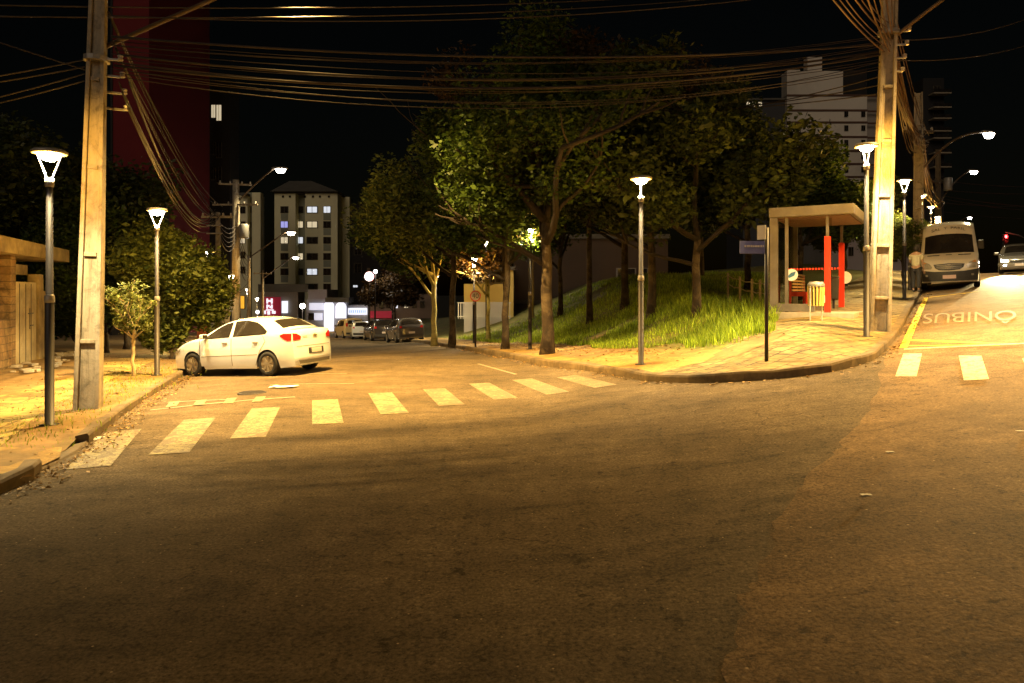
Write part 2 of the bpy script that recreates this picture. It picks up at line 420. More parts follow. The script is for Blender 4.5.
# left sidewalk
lp = offset(KL, .14)
left_poly = [(p.x, p.y) for p in lp]+[(-60, 140), (-40, 60), (-26, 30), (-22, 10), (-20, -12)]
def hs2(x, y):
    z = hs(x, y); gx, gy = G(57, 461)
    d = math.hypot(x-gx, y-gy); return z-.09*sstep((1.3-d)/.8)
sheet('left_sidewalk', left_poly, .8, hs2, M['soil'])
path_px = [(-60, 392), (0, 396), (40, 386), (78, 376), (104, 362), (165, 351), (178, 355), (150, 363), (118, 377), (78, 394), (40, 414), (14, 436), (0, 446), (-60, 470)]
sheet('footpath', [GS(*p) for p in path_px], .4, hs2, M['slab'], .012)
sheet('footpath', [GS(*p) for p in [(-60, 452), (0, 446), (28, 444), (62, 441), (60, 450), (34, 462), (0, 474), (-60, 500)]], .4, hs2, M['worn'], .010)
# park corner
i_split = min(range(len(KR)), key=lambda i: (KR[i]-Vector(G(652, 381))).length)
inner = offset(KR, lambda p: wside(p.x+.6)); edge = offset(KR, .15)
def clean(pts):                                  # drop fold-backs on the tight bend
    out = [pts[0]]
    for i in range(1, len(pts)):
        if (pts[i]-out[-1]).length > .15: out.append(pts[i])
    return out
A = edge[:i_split+1]; B = inner[:i_split+1]
sheet('dirt_sidewalk', [(p.x, p.y) for p in A]+[(p.x, p.y) for p in B[::-1]], .8, hl, M['worn'])
A2 = edge[i_split:]; B2 = inner[i_split:]
B2 = [p for p in B2 if dist_k(p.x, p.y) > wside(p.x)-.35]
sheet('paved_corner', [(p.x, p.y) for p in A2]+[(p.x, p.y) for p in B2[::-1]]+[(p.x, p.y) for p in [inner[i_split]]], .6, hl, M['paver'])
bank = [(p.x, p.y) for p in B]+[(p.x, p.y) for p in B2]+[(60, 140), (-25, 140)]
sheet('grass_bank', bank, .9, hl, M['grass_soil'], -.02)
# bare washed-out edges along the foot of the bank
def blob(cx, cy, rx, ry, rz, n=22, seed=1):
    r_ = random.Random(seed); o = []
    for i in range(n):
        t_ = 2*math.pi*i/n; k = r_.uniform(.75, 1.15)
        x, y = rx*k*math.cos(t_), ry*k*math.sin(t_); o.append((cx+x*math.cos(rz)-y*math.sin(rz), cy+x*math.sin(rz)+y*math.cos(rz)))
    return o
bare = [(752, 345, 1.1, .35, 40), (735, 349, .9, .3, 40), (505, 349, 1.6, .45, -45), (555, 357, 1.7, .5, -40), (600, 352, 1.6, .5, -30), (470, 345, 1.5, .5, -45), (590, 340, .8, .5, 60), (575, 347, 1.5, .3, -20)]
for k, (px, py, rx, ry, a) in enumerate(bare):
    c_ = GL(px, py); sheet('bare_soil', [q for q in blob(c_[0], c_[1], rx, ry, R(a), seed=k) if dist_k(q[0], q[1]) > .45], .3, hl, M['soil'], .006)
# pale strip of concrete on the corner ramp
0 and sheet('kerb_ramp', [GL(*p) for p in [(624, 375), (650, 379.5), (700, 380), (700, 376), (655, 373.5), (632, 371)]], .4, hl, M['concrete'], .008)

# ------------------------------------------------------------------ road markings
def marking(pxs, mat, dz=.007, name='road_marking', st=.5): return sheet(name, [G(*p) for p in pxs], st, zr, mat, dz)
def stripe(c1, c2, w, mat, name='crosswalk_stripe', dz=.007):     # centreline in pixels, width in metres
    a, b = Vector(G(*c1)), Vector(G(*c2)); d = (b-a).normalized(); n = Vector((-d.y, d.x))*w/2
    return sheet(name, [a-n, b-n, b+n, a+n], .6, zr, mat, dz)
for c1, c2 in (((88, 468), (124, 431)), ((169, 454), (200, 419)), ((248, 438), (266, 408)), ((328, 424), (325, 400)), ((395, 414), (380, 393)), ((452, 405.5), (434, 389)), ((506, 399), (479, 383.5)), ((558, 393.5), (522, 379.5)), ((606, 386.5), (566, 376.5))):
    stripe(c1, c2, .46, M['paint_white'] if c1[0] < 400 else M['paint_thin'])
marking([(903.5, 354), (922, 354), (916.6, 377), (895.3, 377)], M['paint_white2'], name='crosswalk_stripe', dz=.012)
marking([(958.8, 356.3), (981.4, 356.3), (989, 379.8), (963.8, 381.3)], M['paint_white2'], name='crosswalk_stripe', dz=.012)
marking([(1022, 359), (1046, 359), (1062, 383), (1034, 384)], M['paint_white2'], name='crosswalk_stripe', dz=.012)
stripe((904, 349.5), (1075, 341.5), .14, M['paint_white2'], 'stop_line', .012)
stripe((903, 340.2), (1004, 344.4), .16, M['paint_yellow'], 'bus_bay_marking', .012)
stripe((905, 346.0), (1000, 345.6), .07, M['paint_yellow'], 'bus_bay_marking', .011)
stripe((903.5, 348), (926, 298), .14, M['paint_yellow'], 'bus_bay_marking', .013)
stripe((926, 298), (978, 291.8), .16, M['paint_yellow'], 'bus_bay_marking', .012)
stripe((150, 410.5), (295, 397.2), .10, M['paint_faint'], 'parking_marking')
stripe((168, 402.5), (232, 399.6), .09, M['paint_faint'], 'parking_marking')
for x, y in ((173, 404.5), (200, 403), (230, 401), (259, 399.6)): stripe((x-2, y+2.6), (x+2, y-2.6), .18, M['paint_white'], 'parking_marking', .011)
stripe((270, 385), (354, 383.8), .07, M['paint_faint'], 'parking_marking')
stripe((285, 374.5), (347, 374), .07, M['paint_faint'], 'parking_marking')
stripe((478, 364), (516, 374.5), .09, M['paint_faint'], 'lane_line')
# ONIBUS, painted for drivers coming down the street
fc = bpy.data.curves.new('bus_word', 'FONT'); fc.body = 'ÔNIBUS'; fc.size = 1; fo = bpy.data.objects.new('bus_word', fc); col.objects.link(fo)
bpy.context.view_layer.update()
me = bpy.data.meshes.new_from_object(fo.evaluated_get(bpy.context.evaluated_depsgraph_get())); bpy.data.objects.remove(fo)
bm = bmesh.new(); bm.from_mesh(me)
mx0 = min(v.co.x for v in bm.verts); mx1 = max(v.co.x for v in bm.verts); my1 = .72
Pa, Pb, Pc, Pd = [Vector(G(*p)) for p in ((1016, 311.0), (924, 314.5), (922, 325), (1016, 321))]
bmesh.ops.triangulate(bm, faces=bm.faces)
for v in bm.verts:
    u, w_ = (v.co.x-mx0)/(mx1-mx0), v.co.y/my1
    p = (Pa*(1-u)+Pb*u)*(1-w_)+(Pd*(1-u)+Pc*u)*w_; v.co = (p.x, p.y, zr(p.x, p.y)+.018)
bm.to_mesh(me); bm.free()
if sum(p.normal.z for p in me.polygons) < 0: me.flip_normals()
me.materials.append(paint('faded_word', (.31, .235, .13), (.2, .135, .07), (.49, .56))); wo = bpy.data.objects.new('road_word', me); col.objects.link(wo); wo['kind'] = 'structure'

# ------------------------------------------------------------------ small things on the road
def ground_disc(px, py, r_):
    x, y = G(px, py); z = zr(x, y)
    o = empty('manhole_cover', (x, y, z+.006), 0, 'dark round iron manhole cover set in the road near the white sedan', 'manhole')
    MB().lathe([(r_, 0), (r_, .006), (r_*.94, .012), (0.01, .012)], 24).build('frame', M['dark_metal'], o)
    m_ = MB()
    for i in range(-4, 5): m_.box((i*.05, 0, .016), (.018, 2*math.sqrt(max(.001, (r_*.85)**2-(i*.05)**2)), .006))
    m_.build('cover', M['dark_metal'], o)
ground_disc(252, 393, .28)
paper = simple('litter_paper', (.75, .72, .66), .8, var=.1, scale=10)
litter = [(284, 387.5, .26, 'crumpled white paper bag lying in the road below the white sedan'), (890, 453, .04, 'small white scrap on the asphalt near the right seam'), (866, 496, .045, 'white paper scrap lying alone on the foreground asphalt'), (1020, 432, .035, 'tiny scrap of paper at the right edge of the road'), (84, 440, .22, 'flattened white plastic bag in the gutter by the lowered kerb')]
def crumple(px, py, s, lab, cat='litter'):
    x, y = G(px, py); r_ = random.Random(int(px)); m_ = MB(); n = 6
    for j in range(n+1):
        for i in range(n+1): m_.v.append((x+(i/n-.5)*s*2+r_.uniform(-.1, .1)*s, y+(j/n-.5)*s+r_.uniform(-.1, .1)*s, zr(x, y)+.012+r_.uniform(0, .10)*s))
    m_.f = [(j*(n+1)+i, j*(n+1)+i+1, (j+1)*(n+1)+i+1, (j+1)*(n+1)+i) for j in range(n) for i in range(n)]
    tag(m_.build('paper_scrap', paper), lab, cat)
for a in litter: crumple(*a)
# fallen leaves gathered in the gutters
def leaf_litter(name, pts, count, mat, spread, hf, sz=(.02, .06)):
    r_ = random.Random(5); m_ = MB()
    for _ in range(count):
        p = r_.choice(pts); x = p.x+r_.gauss(0, spread); y = p.y+r_.gauss(0, spread*1.3); z = hf(x, y)+.012; s = r_.uniform(*sz); a = r_.uniform(0, 6.3)
        c_, s_ = math.cos(a)*s, math.sin(a)*s
        m_.add([(x-c_, y-s_, z), (x+s_*.6, y-c_*.6, z+r_.uniform(0, .03)), (x+c_, y+s_, z+.01), (x-s_*.6, y+c_*.6, z+r_.uniform(0, .02))], [(0, 1, 2, 3)])
    m_.build(name, mat)['kind'] = 'stuff'
dry = leafmat('dry_leaves', (.10, .06, .02), (.3, .18, .06), .1)
leaf_litter('fallen_leaves', [p for p in offset(KL, -.18) if 7 < p.y < 22], 1300, dry, .13, zr, (.012, .035))
leaf_litter('fallen_leaves', [p for p in offset(KL, 1.5) if 6 < p.y < 24], 900, dry, 1.0, hs2, (.015, .04))
leaf_litter('fallen_leaves', [p for p in offset(KR, -.15) if p.y < 34 and p.y > 10], 900, dry, .1, zr)
leaf_litter('fallen_leaves', [p for p in offset(KR, 2.2) if p.y < 34 and p.x < 4], 1800, dry, .7, hl)

# ------------------------------------------------------------------ lamps
def plight(name, loc, e, c, r_=.06, parent=None, spot=None):
    L = bpy.data.lights.new(name, 'SPOT' if spot else 'POINT'); L.energy = e; L.color = c; L.shadow_soft_size = r_
    o = bpy.data.objects.new(name, L); col.objects.link(o); o.location = loc
    if spot: L.spot_size = R(spot[0]); L.spot_blend = spot[1]
    if parent: o.parent = parent
    return o
YEL = (1, .60, .17); WARM = (1, .81, .43)
LH = 4.06
def make_lantern():
    r = empty('street_lamp', (0, 0, 0))
    MB().lathe([(.13, 0), (.13, .012), (.062, .015), (.062, 1.85), (.05, 1.87), (.045, 3.52), (.02, 3.53)], 14).build('pole', M['dark_metal'], r, True)
    MB().lathe([(.068, 1.8), (.07, 1.84), (.068, 1.9), (.05, 1.92)], 14).build('collar', M['grey_metal'], r, True)
    MB().lathe([(.05, 3.5), (.062, 3.53), (.062, 3.62), (.03, 3.64)], 14).build('collar', M['grey_metal'], r, True)
    for k in range(2):
        a = k*math.pi+.1
        MB().bar((.035*math.cos(a), .035*math.sin(a), 3.62), (.17*math.cos(a), .17*math.sin(a), 3.98), .022, n=6).build('lamp_bar', M['lamp_bar'], r)
    MB().lathe([(.02, 3.88), (.07, 3.89), (.115, 3.93), (.14, 3.965), (.15, 3.985), (.01, 3.986)], 20).build('light_panel', M['white_lamp'], r)  # LED panel domed and enlarged, the halo of its glow put into the shape
    MB().lathe([(.19, 3.985), (.235, 3.99), (.24, 4.02), (.2, 4.05), (.04, 4.07)], 24).build('cap', M['grey_metal'], r, True)
    return r
def sidez(x, y, side): return hs2(x, y) if side == 'L' else hl(x, y)
lam = [  # px, Y, side, energy, label
 (49.5, 10.3, 'L', 2047, 'dark lantern post in front of the ruined house, left of the thick concrete pole'),
 (157, 17.0, 'L', 2598, 'lantern post beside the pale young tree, in front of the leafy bushes'),
 (209, 28, 'L', 2047, 'lantern post rising behind the bonnet of the white sedan'),
 (231, 42, 'L', 2362, 'distant lantern post just right of the pole with the meter box'),
 (247.5, 59, 'L', 2362, 'far lantern post by the pole with the long lamp arm, down the left street'),
 (257, 80, 'L', 2362, 'farthest lantern post on the left side of the left street'),
 (641, 15.1, 'R', 2598, 'tall lantern post standing alone on the sidewalk before the grass bank'),
 (530, 23.3, 'R', 2598, 'lantern post half hidden by leaves beside the thick mottled trunk'),
 (474, 33, 'R', 2362, 'lantern post rising behind the round forty speed sign'),
 (436, 45, 'R', 2362, 'lantern post behind the pale forked tree near the parked dark wagon'),
 (392.5, 70, 'R', 0, 'unlit dark lantern post behind the parked cars'),
 (866.5, 14.7, 'R', 2598, 'lantern post directly in front of the big concrete pole by the bus shelter'),
]
P0 = Vector((7.45, 14.7)); dP = Vector((5.72, 8.8))
for k, lab in ((1, 'second lantern post up the right street, beyond the bus shelter'), (2, 'third lantern post up the right street, left of the white van roof'), (3, 'fourth lantern post up the right street, above the van'), (4, 'fifth and farthest lantern post up the right street, just over the van roof')):
    p = P0+dP*k; lam.append((512+700*p.x/p.y, p.y, 'R', 2900, lab))
lant0 = make_lantern()
for i, (px, Y, side, e, lab) in enumerate(lam):
    x = (px-CX)/F*Y; z = sidez(x, Y, side)
    o = lant0 if i == 0 else dup(lant0, (0, 0, 0))
    o.location = (x, Y, z); o.rotation_euler.z = [0, .2, 1.0, .5, 1.2, .3, 1.35, .9, .6, 1.1, .4, 1.45][i % 12]
    tag(o, lab, 'street lamp', 'lantern posts along the pavements')
    if e:
        plight('lamp_glow', (x, Y, z+3.80), e*.17, (1, .52, .08), .05); plight('lamp_beam', (x, Y, z+3.80), e*.85, WARM, .05, spot=(148, 1))
    else:
        for ch in o.children:
            if ch.name.startswith(('lamp_bar', 'light_panel')):
                ch.data = ch.data.copy(); ch.data.materials[0] = M['grey_metal']
# ------------------------------------------------------------------ concrete power poles
def power_pole(name, x, y, zb, h, w0, w1, rz, lab, ribs=(1.05, 2.15, 3.3, 4.4, 5.6, 6.8), group='concrete power poles'):
    r = empty(name, (x, y, zb), rz, lab, 'power pole', group)
    m_ = MB(); dep0, dep1 = w0*.62, w1*.62
    for s in (-1, 1):                            # two flanges
        m_.add([(s*w0/2, -dep0/2, -.2), (s*(w0/2-.07), -dep0/2, -.2), (s*(w0/2-.07), dep0/2, -.2), (s*w0/2, dep0/2, -.2),
                (s*w1/2, -dep1/2, h), (s*(w1/2-.06), -dep1/2, h), (s*(w1/2-.06), dep1/2, h), (s*w1/2, dep1/2, h)],
               [(0, 1, 5, 4), (1, 2, 6, 5), (2, 3, 7, 6), (3, 0, 4, 7), (4, 5, 6, 7), (0, 3, 2, 1)])
    m_.build('flange', M['pole_concrete'], r, bevel=.008)
    m_ = MB(); a, b = w0/2-.075, w1/2-.065
    m_.add([(-a, -.045, -.2), (a, -.045, -.2), (a, .045, -.2), (-a, .045, -.2), (-b, -.035, h-.02), (b, -.035, h-.02), (b, .035, h-.02), (-b, .035, h-.02)],
           [(0, 1, 5, 4), (1, 2, 6, 5), (2, 3, 7, 6), (3, 0, 4, 7), (4, 5, 6, 7), (0, 3, 2, 1)])
    m_.build('web', M['pole_concrete'], r)
    for z in ribs:
        if z < h-.3:
            k = z/h; w_ = (w0*(1-k)+w1*k)-.15; d_ = (dep0*(1-k)+dep1*k)*.94
            MB().box((0, 0, z), (w_, d_, .07)).build('cross_rib', M['pole_concrete'], r, bevel=.01)
    return r
LPx, LPy = at(88, 405, 11.9).x, 11.9
lz = hs2(LPx, LPy)
pL = power_pole('power_pole', LPx, LPy, lz, 8.6, .40, .22, R(14), 'thick lit concrete power pole on the left sidewalk behind the first lantern post', (1.15, 2.62, 4.1, 5.6))
RPx, RPy = at(879, 333, 15.5).x, 15.5
rz_ = hl(RPx, RPy)
pR = power_pole('power_pole', RPx, RPy, rz_, 9.0, .43, .27, R(-14), 'thick lit concrete power pole on the corner beside the bus shelter', (.75, 1.9, 3.0, 4.2, 5.4))
ins = simple('porcelain', (.4, .36, .3), .3, var=.1)
def hardware(root, z, n=3, w=.27):
    MB().lathe([(w*.75, z-.04), (w*.75, z+.04)], 12).build('band', M['grey_metal'], root)
    for i in range(n):
        MB().bar((w*.3, (i-.5)*.12, z-.25*i), (w*.3+.28, (i-.5)*.14, z-.25*i), .035).build('bracket', M['grey_metal'], root)
        MB().lathe([(.03, -.05), (.05, -.03), (.035, 0), (.05, .03), (.03, .05)], 10, (w*.3+.3, (i-.5)*.14, z-.25*i+.04)).build('insulator', ins, root)
pL.rotation_euler.y = R(1.3); pR.rotation_euler.y = R(1.7)
hardware(pL, 5.95, 4); hardware(pR, 6.6, 4, .3)
def cross_arm(root, z, L_, rz):
    m_ = MB(); d = Vector((math.cos(rz), math.sin(rz), 0)); m_.bar(-d*L_/2+Vector((0, -.12, z)), d*L_/2+Vector((0, -.12, z)), .09, .11); m_.build('cross_arm', M['pole_concrete'], root)
    for k in (-.45, -.15, .2, .45):
        MB().lathe([(.03, 0), (.06, .03), (.04, .07), (.06, .1), (.02, .16)], 10, d*L_*k+Vector((0, -.12, z+.05))).build('insulator', ins, root)
cross_arm(pL, 7.9, 1.9, R(70)); cross_arm(pR, 8.3, 1.9, R(40))
def cobra(name, A_, B_, lab, e, bend=.25, c=YEL, lampmat='lamp_warm', sz=1.0, rad=.09, cone=128, blend=.75, tilt=(0, 0), group='curved road lamps on power poles'):
    """arm from A to lamp head at B (world)"""
    A_, B_ = Vector(A_), Vector(B_); r = empty(name, A_, 0, lab, 'road lamp', group)
    d = B_-A_; h = Vector((d.x, d.y, 0)).normalized()
    pts = []
    for k in range(11):
        t_ = k/10; pts.append(d*t_+Vector((0, 0, bend*math.sin(t_*math.pi)))*d.length*.25)
    MB().tube(pts, .04*sz, 8).build('arm', M['arm_metal'], r, True)
    Mh = Matrix((( h.x, -h.y, 0), (h.y, h.x, 0), (0, 0, 1)))
    hd = MB(); c0 = d+h*.3*sz
    prof = [(-.42, .05, .05), (-.3, .10, .08), (0, .15, .10), (.25, .14, .08), (.4, .07, .04)]
    n = 12; base = len(hd.v)
    for (x, w_, t_) in prof:
        for k in range(n):
            a = 2*math.pi*k/n; z_ = math.sin(a)*t_*sz; z_ = max(z_, -.03*sz)
            hd.v.append(tuple(c0+Mh@Vector((x*sz, math.cos(a)*w_*sz, z_))))
    for i in range(len(prof)-1):
        for k in range(n): hd.f.append((base+i*n+k, base+i*n+(k+1) % n, base+(i+1)*n+(k+1) % n, base+(i+1)*n+k))
    hd.f.append(tuple(range(base, base+n))[::-1]); hd.f.append(tuple(range(base+(len(prof)-1)*n, base+len(prof)*n)))
    hd.build('lamp_head', M['grey_metal'], r, True)
    gl = MB(); gl.v = [tuple(c0+Mh@Vector((math.cos(a)*.27*sz+.03, math.sin(a)*.16*sz, -.034*sz-z_*sz))) for z_, q in ((0, 1), ) for a in [2*math.pi*k/14 for k in range(14)]]
    gl.v += [tuple(c0+Mh@Vector((math.cos(a)*.17*sz+.03, math.sin(a)*.11*sz, -.20*sz))) for a in [2*math.pi*k/14 for k in range(14)]]
    gl.f = [(k, (k+1) % 14, 14+(k+1) % 14, 14+k) for k in range(14)]+[tuple(range(14, 28))]
    gl.build('lens', M[lampmat], r, True)  # drop lens oversized, so the lamp's round glare is part of its shape
    if e: plight('road_lamp_glow', tuple(A_+c0+Vector((0, 0, -.24*sz))), e, c, rad, spot=(cone, blend)).rotation_euler = (R(tilt[0]), R(tilt[1]), 0)
    return r
LL = Vector((-4.9, 15.1, 9.0))
cobra('road_lamp', (LPx+.18, LPy+.05, 6.15), LL, 'road lamp on the long wooden-brown arm rising from the left concrete pole', 25500, 0, rad=.035, cone=114, blend=.8, tilt=(9, -4))
RLm = Vector((11.3, 13.2, 9.4))
cobra('road_lamp', (RPx+.15, RPy, 7.5), RLm, 'road lamp on the arm rising from the top of the corner power pole', 20000, .2, rad=.05, cone=126, blend=.8, tilt=(-3, 3))

# poles down the left street
def thin_pole(px, Y, topz, lab, side='L', w=.34, extra=None, round_=True):
    x = (px-CX)/F*Y; zb = sidez(x, Y, side)
    r = empty('power_pole', (x, Y, zb), 0, lab, 'power pole', 'concrete power poles')
    h = topz-zb
    MB().lathe([(w/2, -.2), (w*.32, h), (.01, h+.01)], 12).build('shaft', M['pole_concrete'], r, True)
    return r, x, zb, h
p1, x1, zb1, h1 = thin_pole(218, 36, 6.1, 'round concrete pole with a grey meter box, left of the tallest distant pole')
MB().box((0, -.3, h1-3.1), (.5, .25, .62)).build('meter_box', M['grey_metal'], p1, bevel=.02)
cross_arm(p1, h1-.25, 1.6, 0)
for z in (h1-1.1, h1-.7): MB().box((-.1, -.2, z), (.8, .06, .06)).build('bracket', M['grey_metal'], p1)
p2, x2, zb2, h2 = thin_pole(236, 45, 9.2, 'tallest of the distant poles on the left street, holding the bright road lamp', w=.62)
cross_arm(p2, h2-1.6, 2.9, 0); cross_arm(p2, h2-.3, 2.0, .3)
MB().lathe([(.28, -.45), (.3, -.4), (.3, .4), (.26, .45)], 14, (.55, -.1, h2-3.3)).build('transformer', M['grey_metal'], p2, True)
p3, x3, zb3, h3 = thin_pole(249, 58, 5.0, 'short distant pole with a long straight lamp arm')
p4, x4, zb4, h4 = thin_pole(263, 84, 4.6, 'farthest small pole of the left street, before the red shop sign', w=.3)
cross_arm(p4, h4-.4, 2.2, 0)
cobra('road_lamp', (x2+.2, 45, 7.9), at(274, 168.5, 45), 'brightest distant road lamp, above the left corner of the cream apartment block', 5000, .1, c=WARM, lampmat='lamp_far', sz=1.3)
cobra('road_lamp', (x3+.1, 58, 4.9), at(286, 232, 58), 'small orange road lamp in front of the apartment block windows', 2500, 0, c=YEL, sz=1.3)
cobra('road_lamp', (x4, 84, 3.6), at(292, 257, 84), 'faint lower road lamp before the apartment block', 2500, 0, c=WARM, lampmat='lamp_far', sz=1.4)
# poles up the right street
def r_pole(X, Y, top, lab, w=.45):
    zb = hl(X, Y) if Y < 60 else zr(X, Y)
    return power_pole('power_pole', X, Y, zb, top-zb, w, w*.7, R(-30), lab)
p5 = r_pole(at(918.5, 0, 29.5).x, 29.5, 10.4, 'second concrete pole up the right street, left of the white van')
p6 = r_pole(at(938, 0, 50).x, 50, 12.2, 'third concrete pole up the right street, behind the cable bundle')
cross_arm(p5, 6.5, 1.3, .6); cross_arm(p6, 6.5, 1.5, .6)
dimmed_concrete = simple('unlit_concrete', (.09, .07, .045), .95, var=.3, scale=2)  # pole concrete darkened in its colour, so these parts look out of the light
for q_ in list(p6.children)+[c_ for c_ in p5.children if c_.name.startswith('cross_arm')]: q_.data = q_.data.copy(); q_.data.materials[0] = dimmed_concrete
MB().lathe([(.26, -.45), (.28, -.4), (.28, .4), (.24, .45)], 14, (.6, -.1, 6.3)).build('transformer', M['grey_metal'], p6, True)
cobra('road_lamp', (17.3, 29.5, 7.2), at(984, 132, 31.5), 'bright road lamp on a long arm above the white van and the oncoming car', 3800, .35, c=WARM, lampmat='lamp_far', sz=1.15)
cobra('road_lamp', (30.6, 50, 8.5), at(970, 170.5, 51), 'smaller road lamp further up the right street, second from the front', 3500, .3, c=WARM, lampmat='lamp_far', sz=1.2)
cobra('road_lamp', (53, 84, 9.5), at(968, 217, 86), 'faintest and farthest road lamp of the right street, above the van', 2500, .3, c=WARM, lampmat='lamp_far', sz=1.3)

# ------------------------------------------------------------------ cables
def cable(a, b, sag, r_=.012, lab='thin overhead cable strung between power poles', group='overhead cables', n=20, mat='cable'):
    a, b = Vector(a), Vector(b); pts = []
    for k in range(n+1):
        t_ = k/n; p = a.lerp(b, t_); p.z -= sag*4*t_*(1-t_); pts.append(p)
    tag(MB().tube(pts, r_, 5).build('overhead_cable', M[mat], smooth=True), lab, 'cable', group)
rc = random.Random(21)
LTx, RTx = LPx+.14, RPx+.21
LT = Vector((LTx+.2, LPy, 0)); 
labA = 'one of the bundled cables crossing the junction from the left pole to the corner pole'
heights = [6.34, 6.3, 6.25, 6.2, 6.15, 6.1, 6.05, 6.0, 5.96, 5.92, 5.88, 5.84, 5.8, 5.76, 5.72]
for i, h in enumerate(heights):                  # bundle across the junction
    cable((LTx+.25, LPy+.1*(i % 3), h), (RTx-.1, RPy+.1*(i % 2), h+1.15+.12*(i % 4)), .36+.026*i+rc.uniform(-.06, .08), .008 if i % 5 else .024, labA, 'bundled cables crossing the junction')
cable((LTx+.2, LPy, 6.7), (RTx, RPy, 8.9), .4, .012, 'upper single cable crossing above the bundled cables')
for i, (y0, y1) in enumerate(((4, 4), (17, 8))):      # two wires along the top of the frame
    a = at(-260, y0-8-4*i, 9.6); b = at(820, -14-3*i, 20)
    cable(at(-260, y0-6, 10.5), at(760, -8+i*6-4, 22), .35, .014, ['topmost wire running across the upper edge of the view', 'second wire from the top, just under the topmost one'][i], 'high wires across the top')
for i in range(4):                                # to the left, out of view
    cable((LTx-.2, LPy, 5.95-.12*i), (-19, 14.5+i, 5.9+.5*(i % 2)-.1*i), .3, .013, 'cable leaving the left pole toward the left edge', 'cables leaving the left pole leftward')
cable((LTx-.1, LPy, 5.75), (-15, 9.5, 8.3), .1, .012, 'steep cable climbing from the left pole to the upper left corner')
tgt = Vector((x1, 36, 6.0))
for i in range(13):                               # sweeping down the left street
    h = (6.55 if i < 6 else 5.6)-.09*(i % 6)+.25*(i < 3)
    cable((LTx+.15+.03*i, LPy+.1, h), tgt+Vector((rc.uniform(-.25, .25), 0, rc.uniform(-.5, .3)+(.3 if i < 6 else 0))), (.35 if i < 6 else .95)+.1*(i % 5)+rc.uniform(0, .15), .012 if i % 4 else .019, 'cable sweeping down from the left pole to the next pole of the left street', 'cables sweeping along the left street')
for i in range(6):
    cable((x1, 36, 5.7-.12*i), (x2, 45, 6.3-.2*i), .35+.1*i, .022, 'distant cable between the meter-box pole and the tallest distant pole', 'distant cables of the left street')
    cable((x2, 45, 6.8-.35*i), (x3, 58, 4.8-.3*i), .5+.12*i, .022, 'distant cable hanging toward the short pole with the lamp arm', 'distant cables of the left street')
# corner pole: rising out of frame to the upper left, and the dense bundle up the right street
RT = Vector((RTx, RPy, 0))
for i in range(11):
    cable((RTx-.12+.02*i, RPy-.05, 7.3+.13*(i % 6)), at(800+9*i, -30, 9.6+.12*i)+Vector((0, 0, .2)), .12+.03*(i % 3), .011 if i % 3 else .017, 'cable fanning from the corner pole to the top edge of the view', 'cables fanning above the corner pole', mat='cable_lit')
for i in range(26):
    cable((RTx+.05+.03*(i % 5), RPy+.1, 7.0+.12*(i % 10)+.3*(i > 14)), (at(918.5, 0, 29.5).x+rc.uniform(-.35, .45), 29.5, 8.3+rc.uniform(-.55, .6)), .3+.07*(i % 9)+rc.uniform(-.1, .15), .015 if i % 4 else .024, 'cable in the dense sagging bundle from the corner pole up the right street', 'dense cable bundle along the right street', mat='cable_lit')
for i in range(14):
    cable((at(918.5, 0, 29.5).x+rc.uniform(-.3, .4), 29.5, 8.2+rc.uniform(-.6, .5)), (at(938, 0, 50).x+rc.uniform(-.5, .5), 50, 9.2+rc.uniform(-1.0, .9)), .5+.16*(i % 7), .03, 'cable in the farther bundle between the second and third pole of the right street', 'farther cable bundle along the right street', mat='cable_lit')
for i, (y0, y1, Y) in enumerate(((181, 186, 60), (190, 192, 60), (196, 208, 60), (199, 213, 62), (203, 205, 64), (212, 219, 66))):
    cable(at(944, y0, Y), at(1070, y1, Y+4), .25, .028, 'far cable crossing the dark sky at the right edge', 'far cables at the right edge')
for i, (a, b) in enumerate((((884, 60, 15.5), (1100, 12, 24)), ((890, 40, 15.5), (1100, -20, 22)))):
    cable(at(*a), at(*b), .5, .014, ['lower cable running from the corner pole to the upper right edge', 'upper cable running from the corner pole to the upper right edge'][i])
for i in range(3):
    cable((RTx-.1, RPy, 6.4+.2*i), at(560+40*i, 98+4*i, 36), .5, .014, 'cable fading into the trees left of the corner pole', 'cables running into the park trees')

# ------------------------------------------------------------------ trees
def leaf_mesh(name, centers, n_per, spread, size, mat, parent, rs, flat=.7):
    C = np.array(centers, dtype=np.float64); n = len(C)*n_per
    ctr = np.repeat(C, n_per, axis=0)
    off = rs.normal(0, 1, (n, 3)); off /= np.maximum(1, np.linalg.norm(off, axis=1, keepdims=True)/1.6)
    p = ctr+off*spread*np.array([1, 1, flat])
    a = rs.normal(0, 1, (n, 3)); a[:, 2] *= .5; a /= np.linalg.norm(a, axis=1, keepdims=True)
    nrm = rs.normal(0, 1, (n, 3)); nrm[:, 2] += .9
    b = np.cross(nrm, a); b /= np.maximum(1e-6, np.linalg.norm(b, axis=1, keepdims=True))
    s = size*(.4+1.15*rs.beta(2, 3, (n, 1))*1.35)
    a = a*s; b = b*s*.5
    v = np.empty((n, 4, 3)); v[:, 0] = p-a; v[:, 1] = p+b-a*.1; v[:, 2] = p+a; v[:, 3] = p-b-a*.1
    me = bpy.data.meshes.new(name)
    me.vertices.add(n*4); me.vertices.foreach_set('co', v.reshape(-1))
    me.loops.add(n*4); me.loops.foreach_set('vertex_index', np.arange(n*4))
    me.polygons.add(n); me.polygons.foreach_set('loop_start', np.arange(n)*4); me.polygons.foreach_set('loop_total', np.full(n, 4))
    me.update(calc_edges=True); me.materials.append(mat)
    o = bpy.data.objects.new(name, me); col.objects.link(o); o.parent = parent
    return o
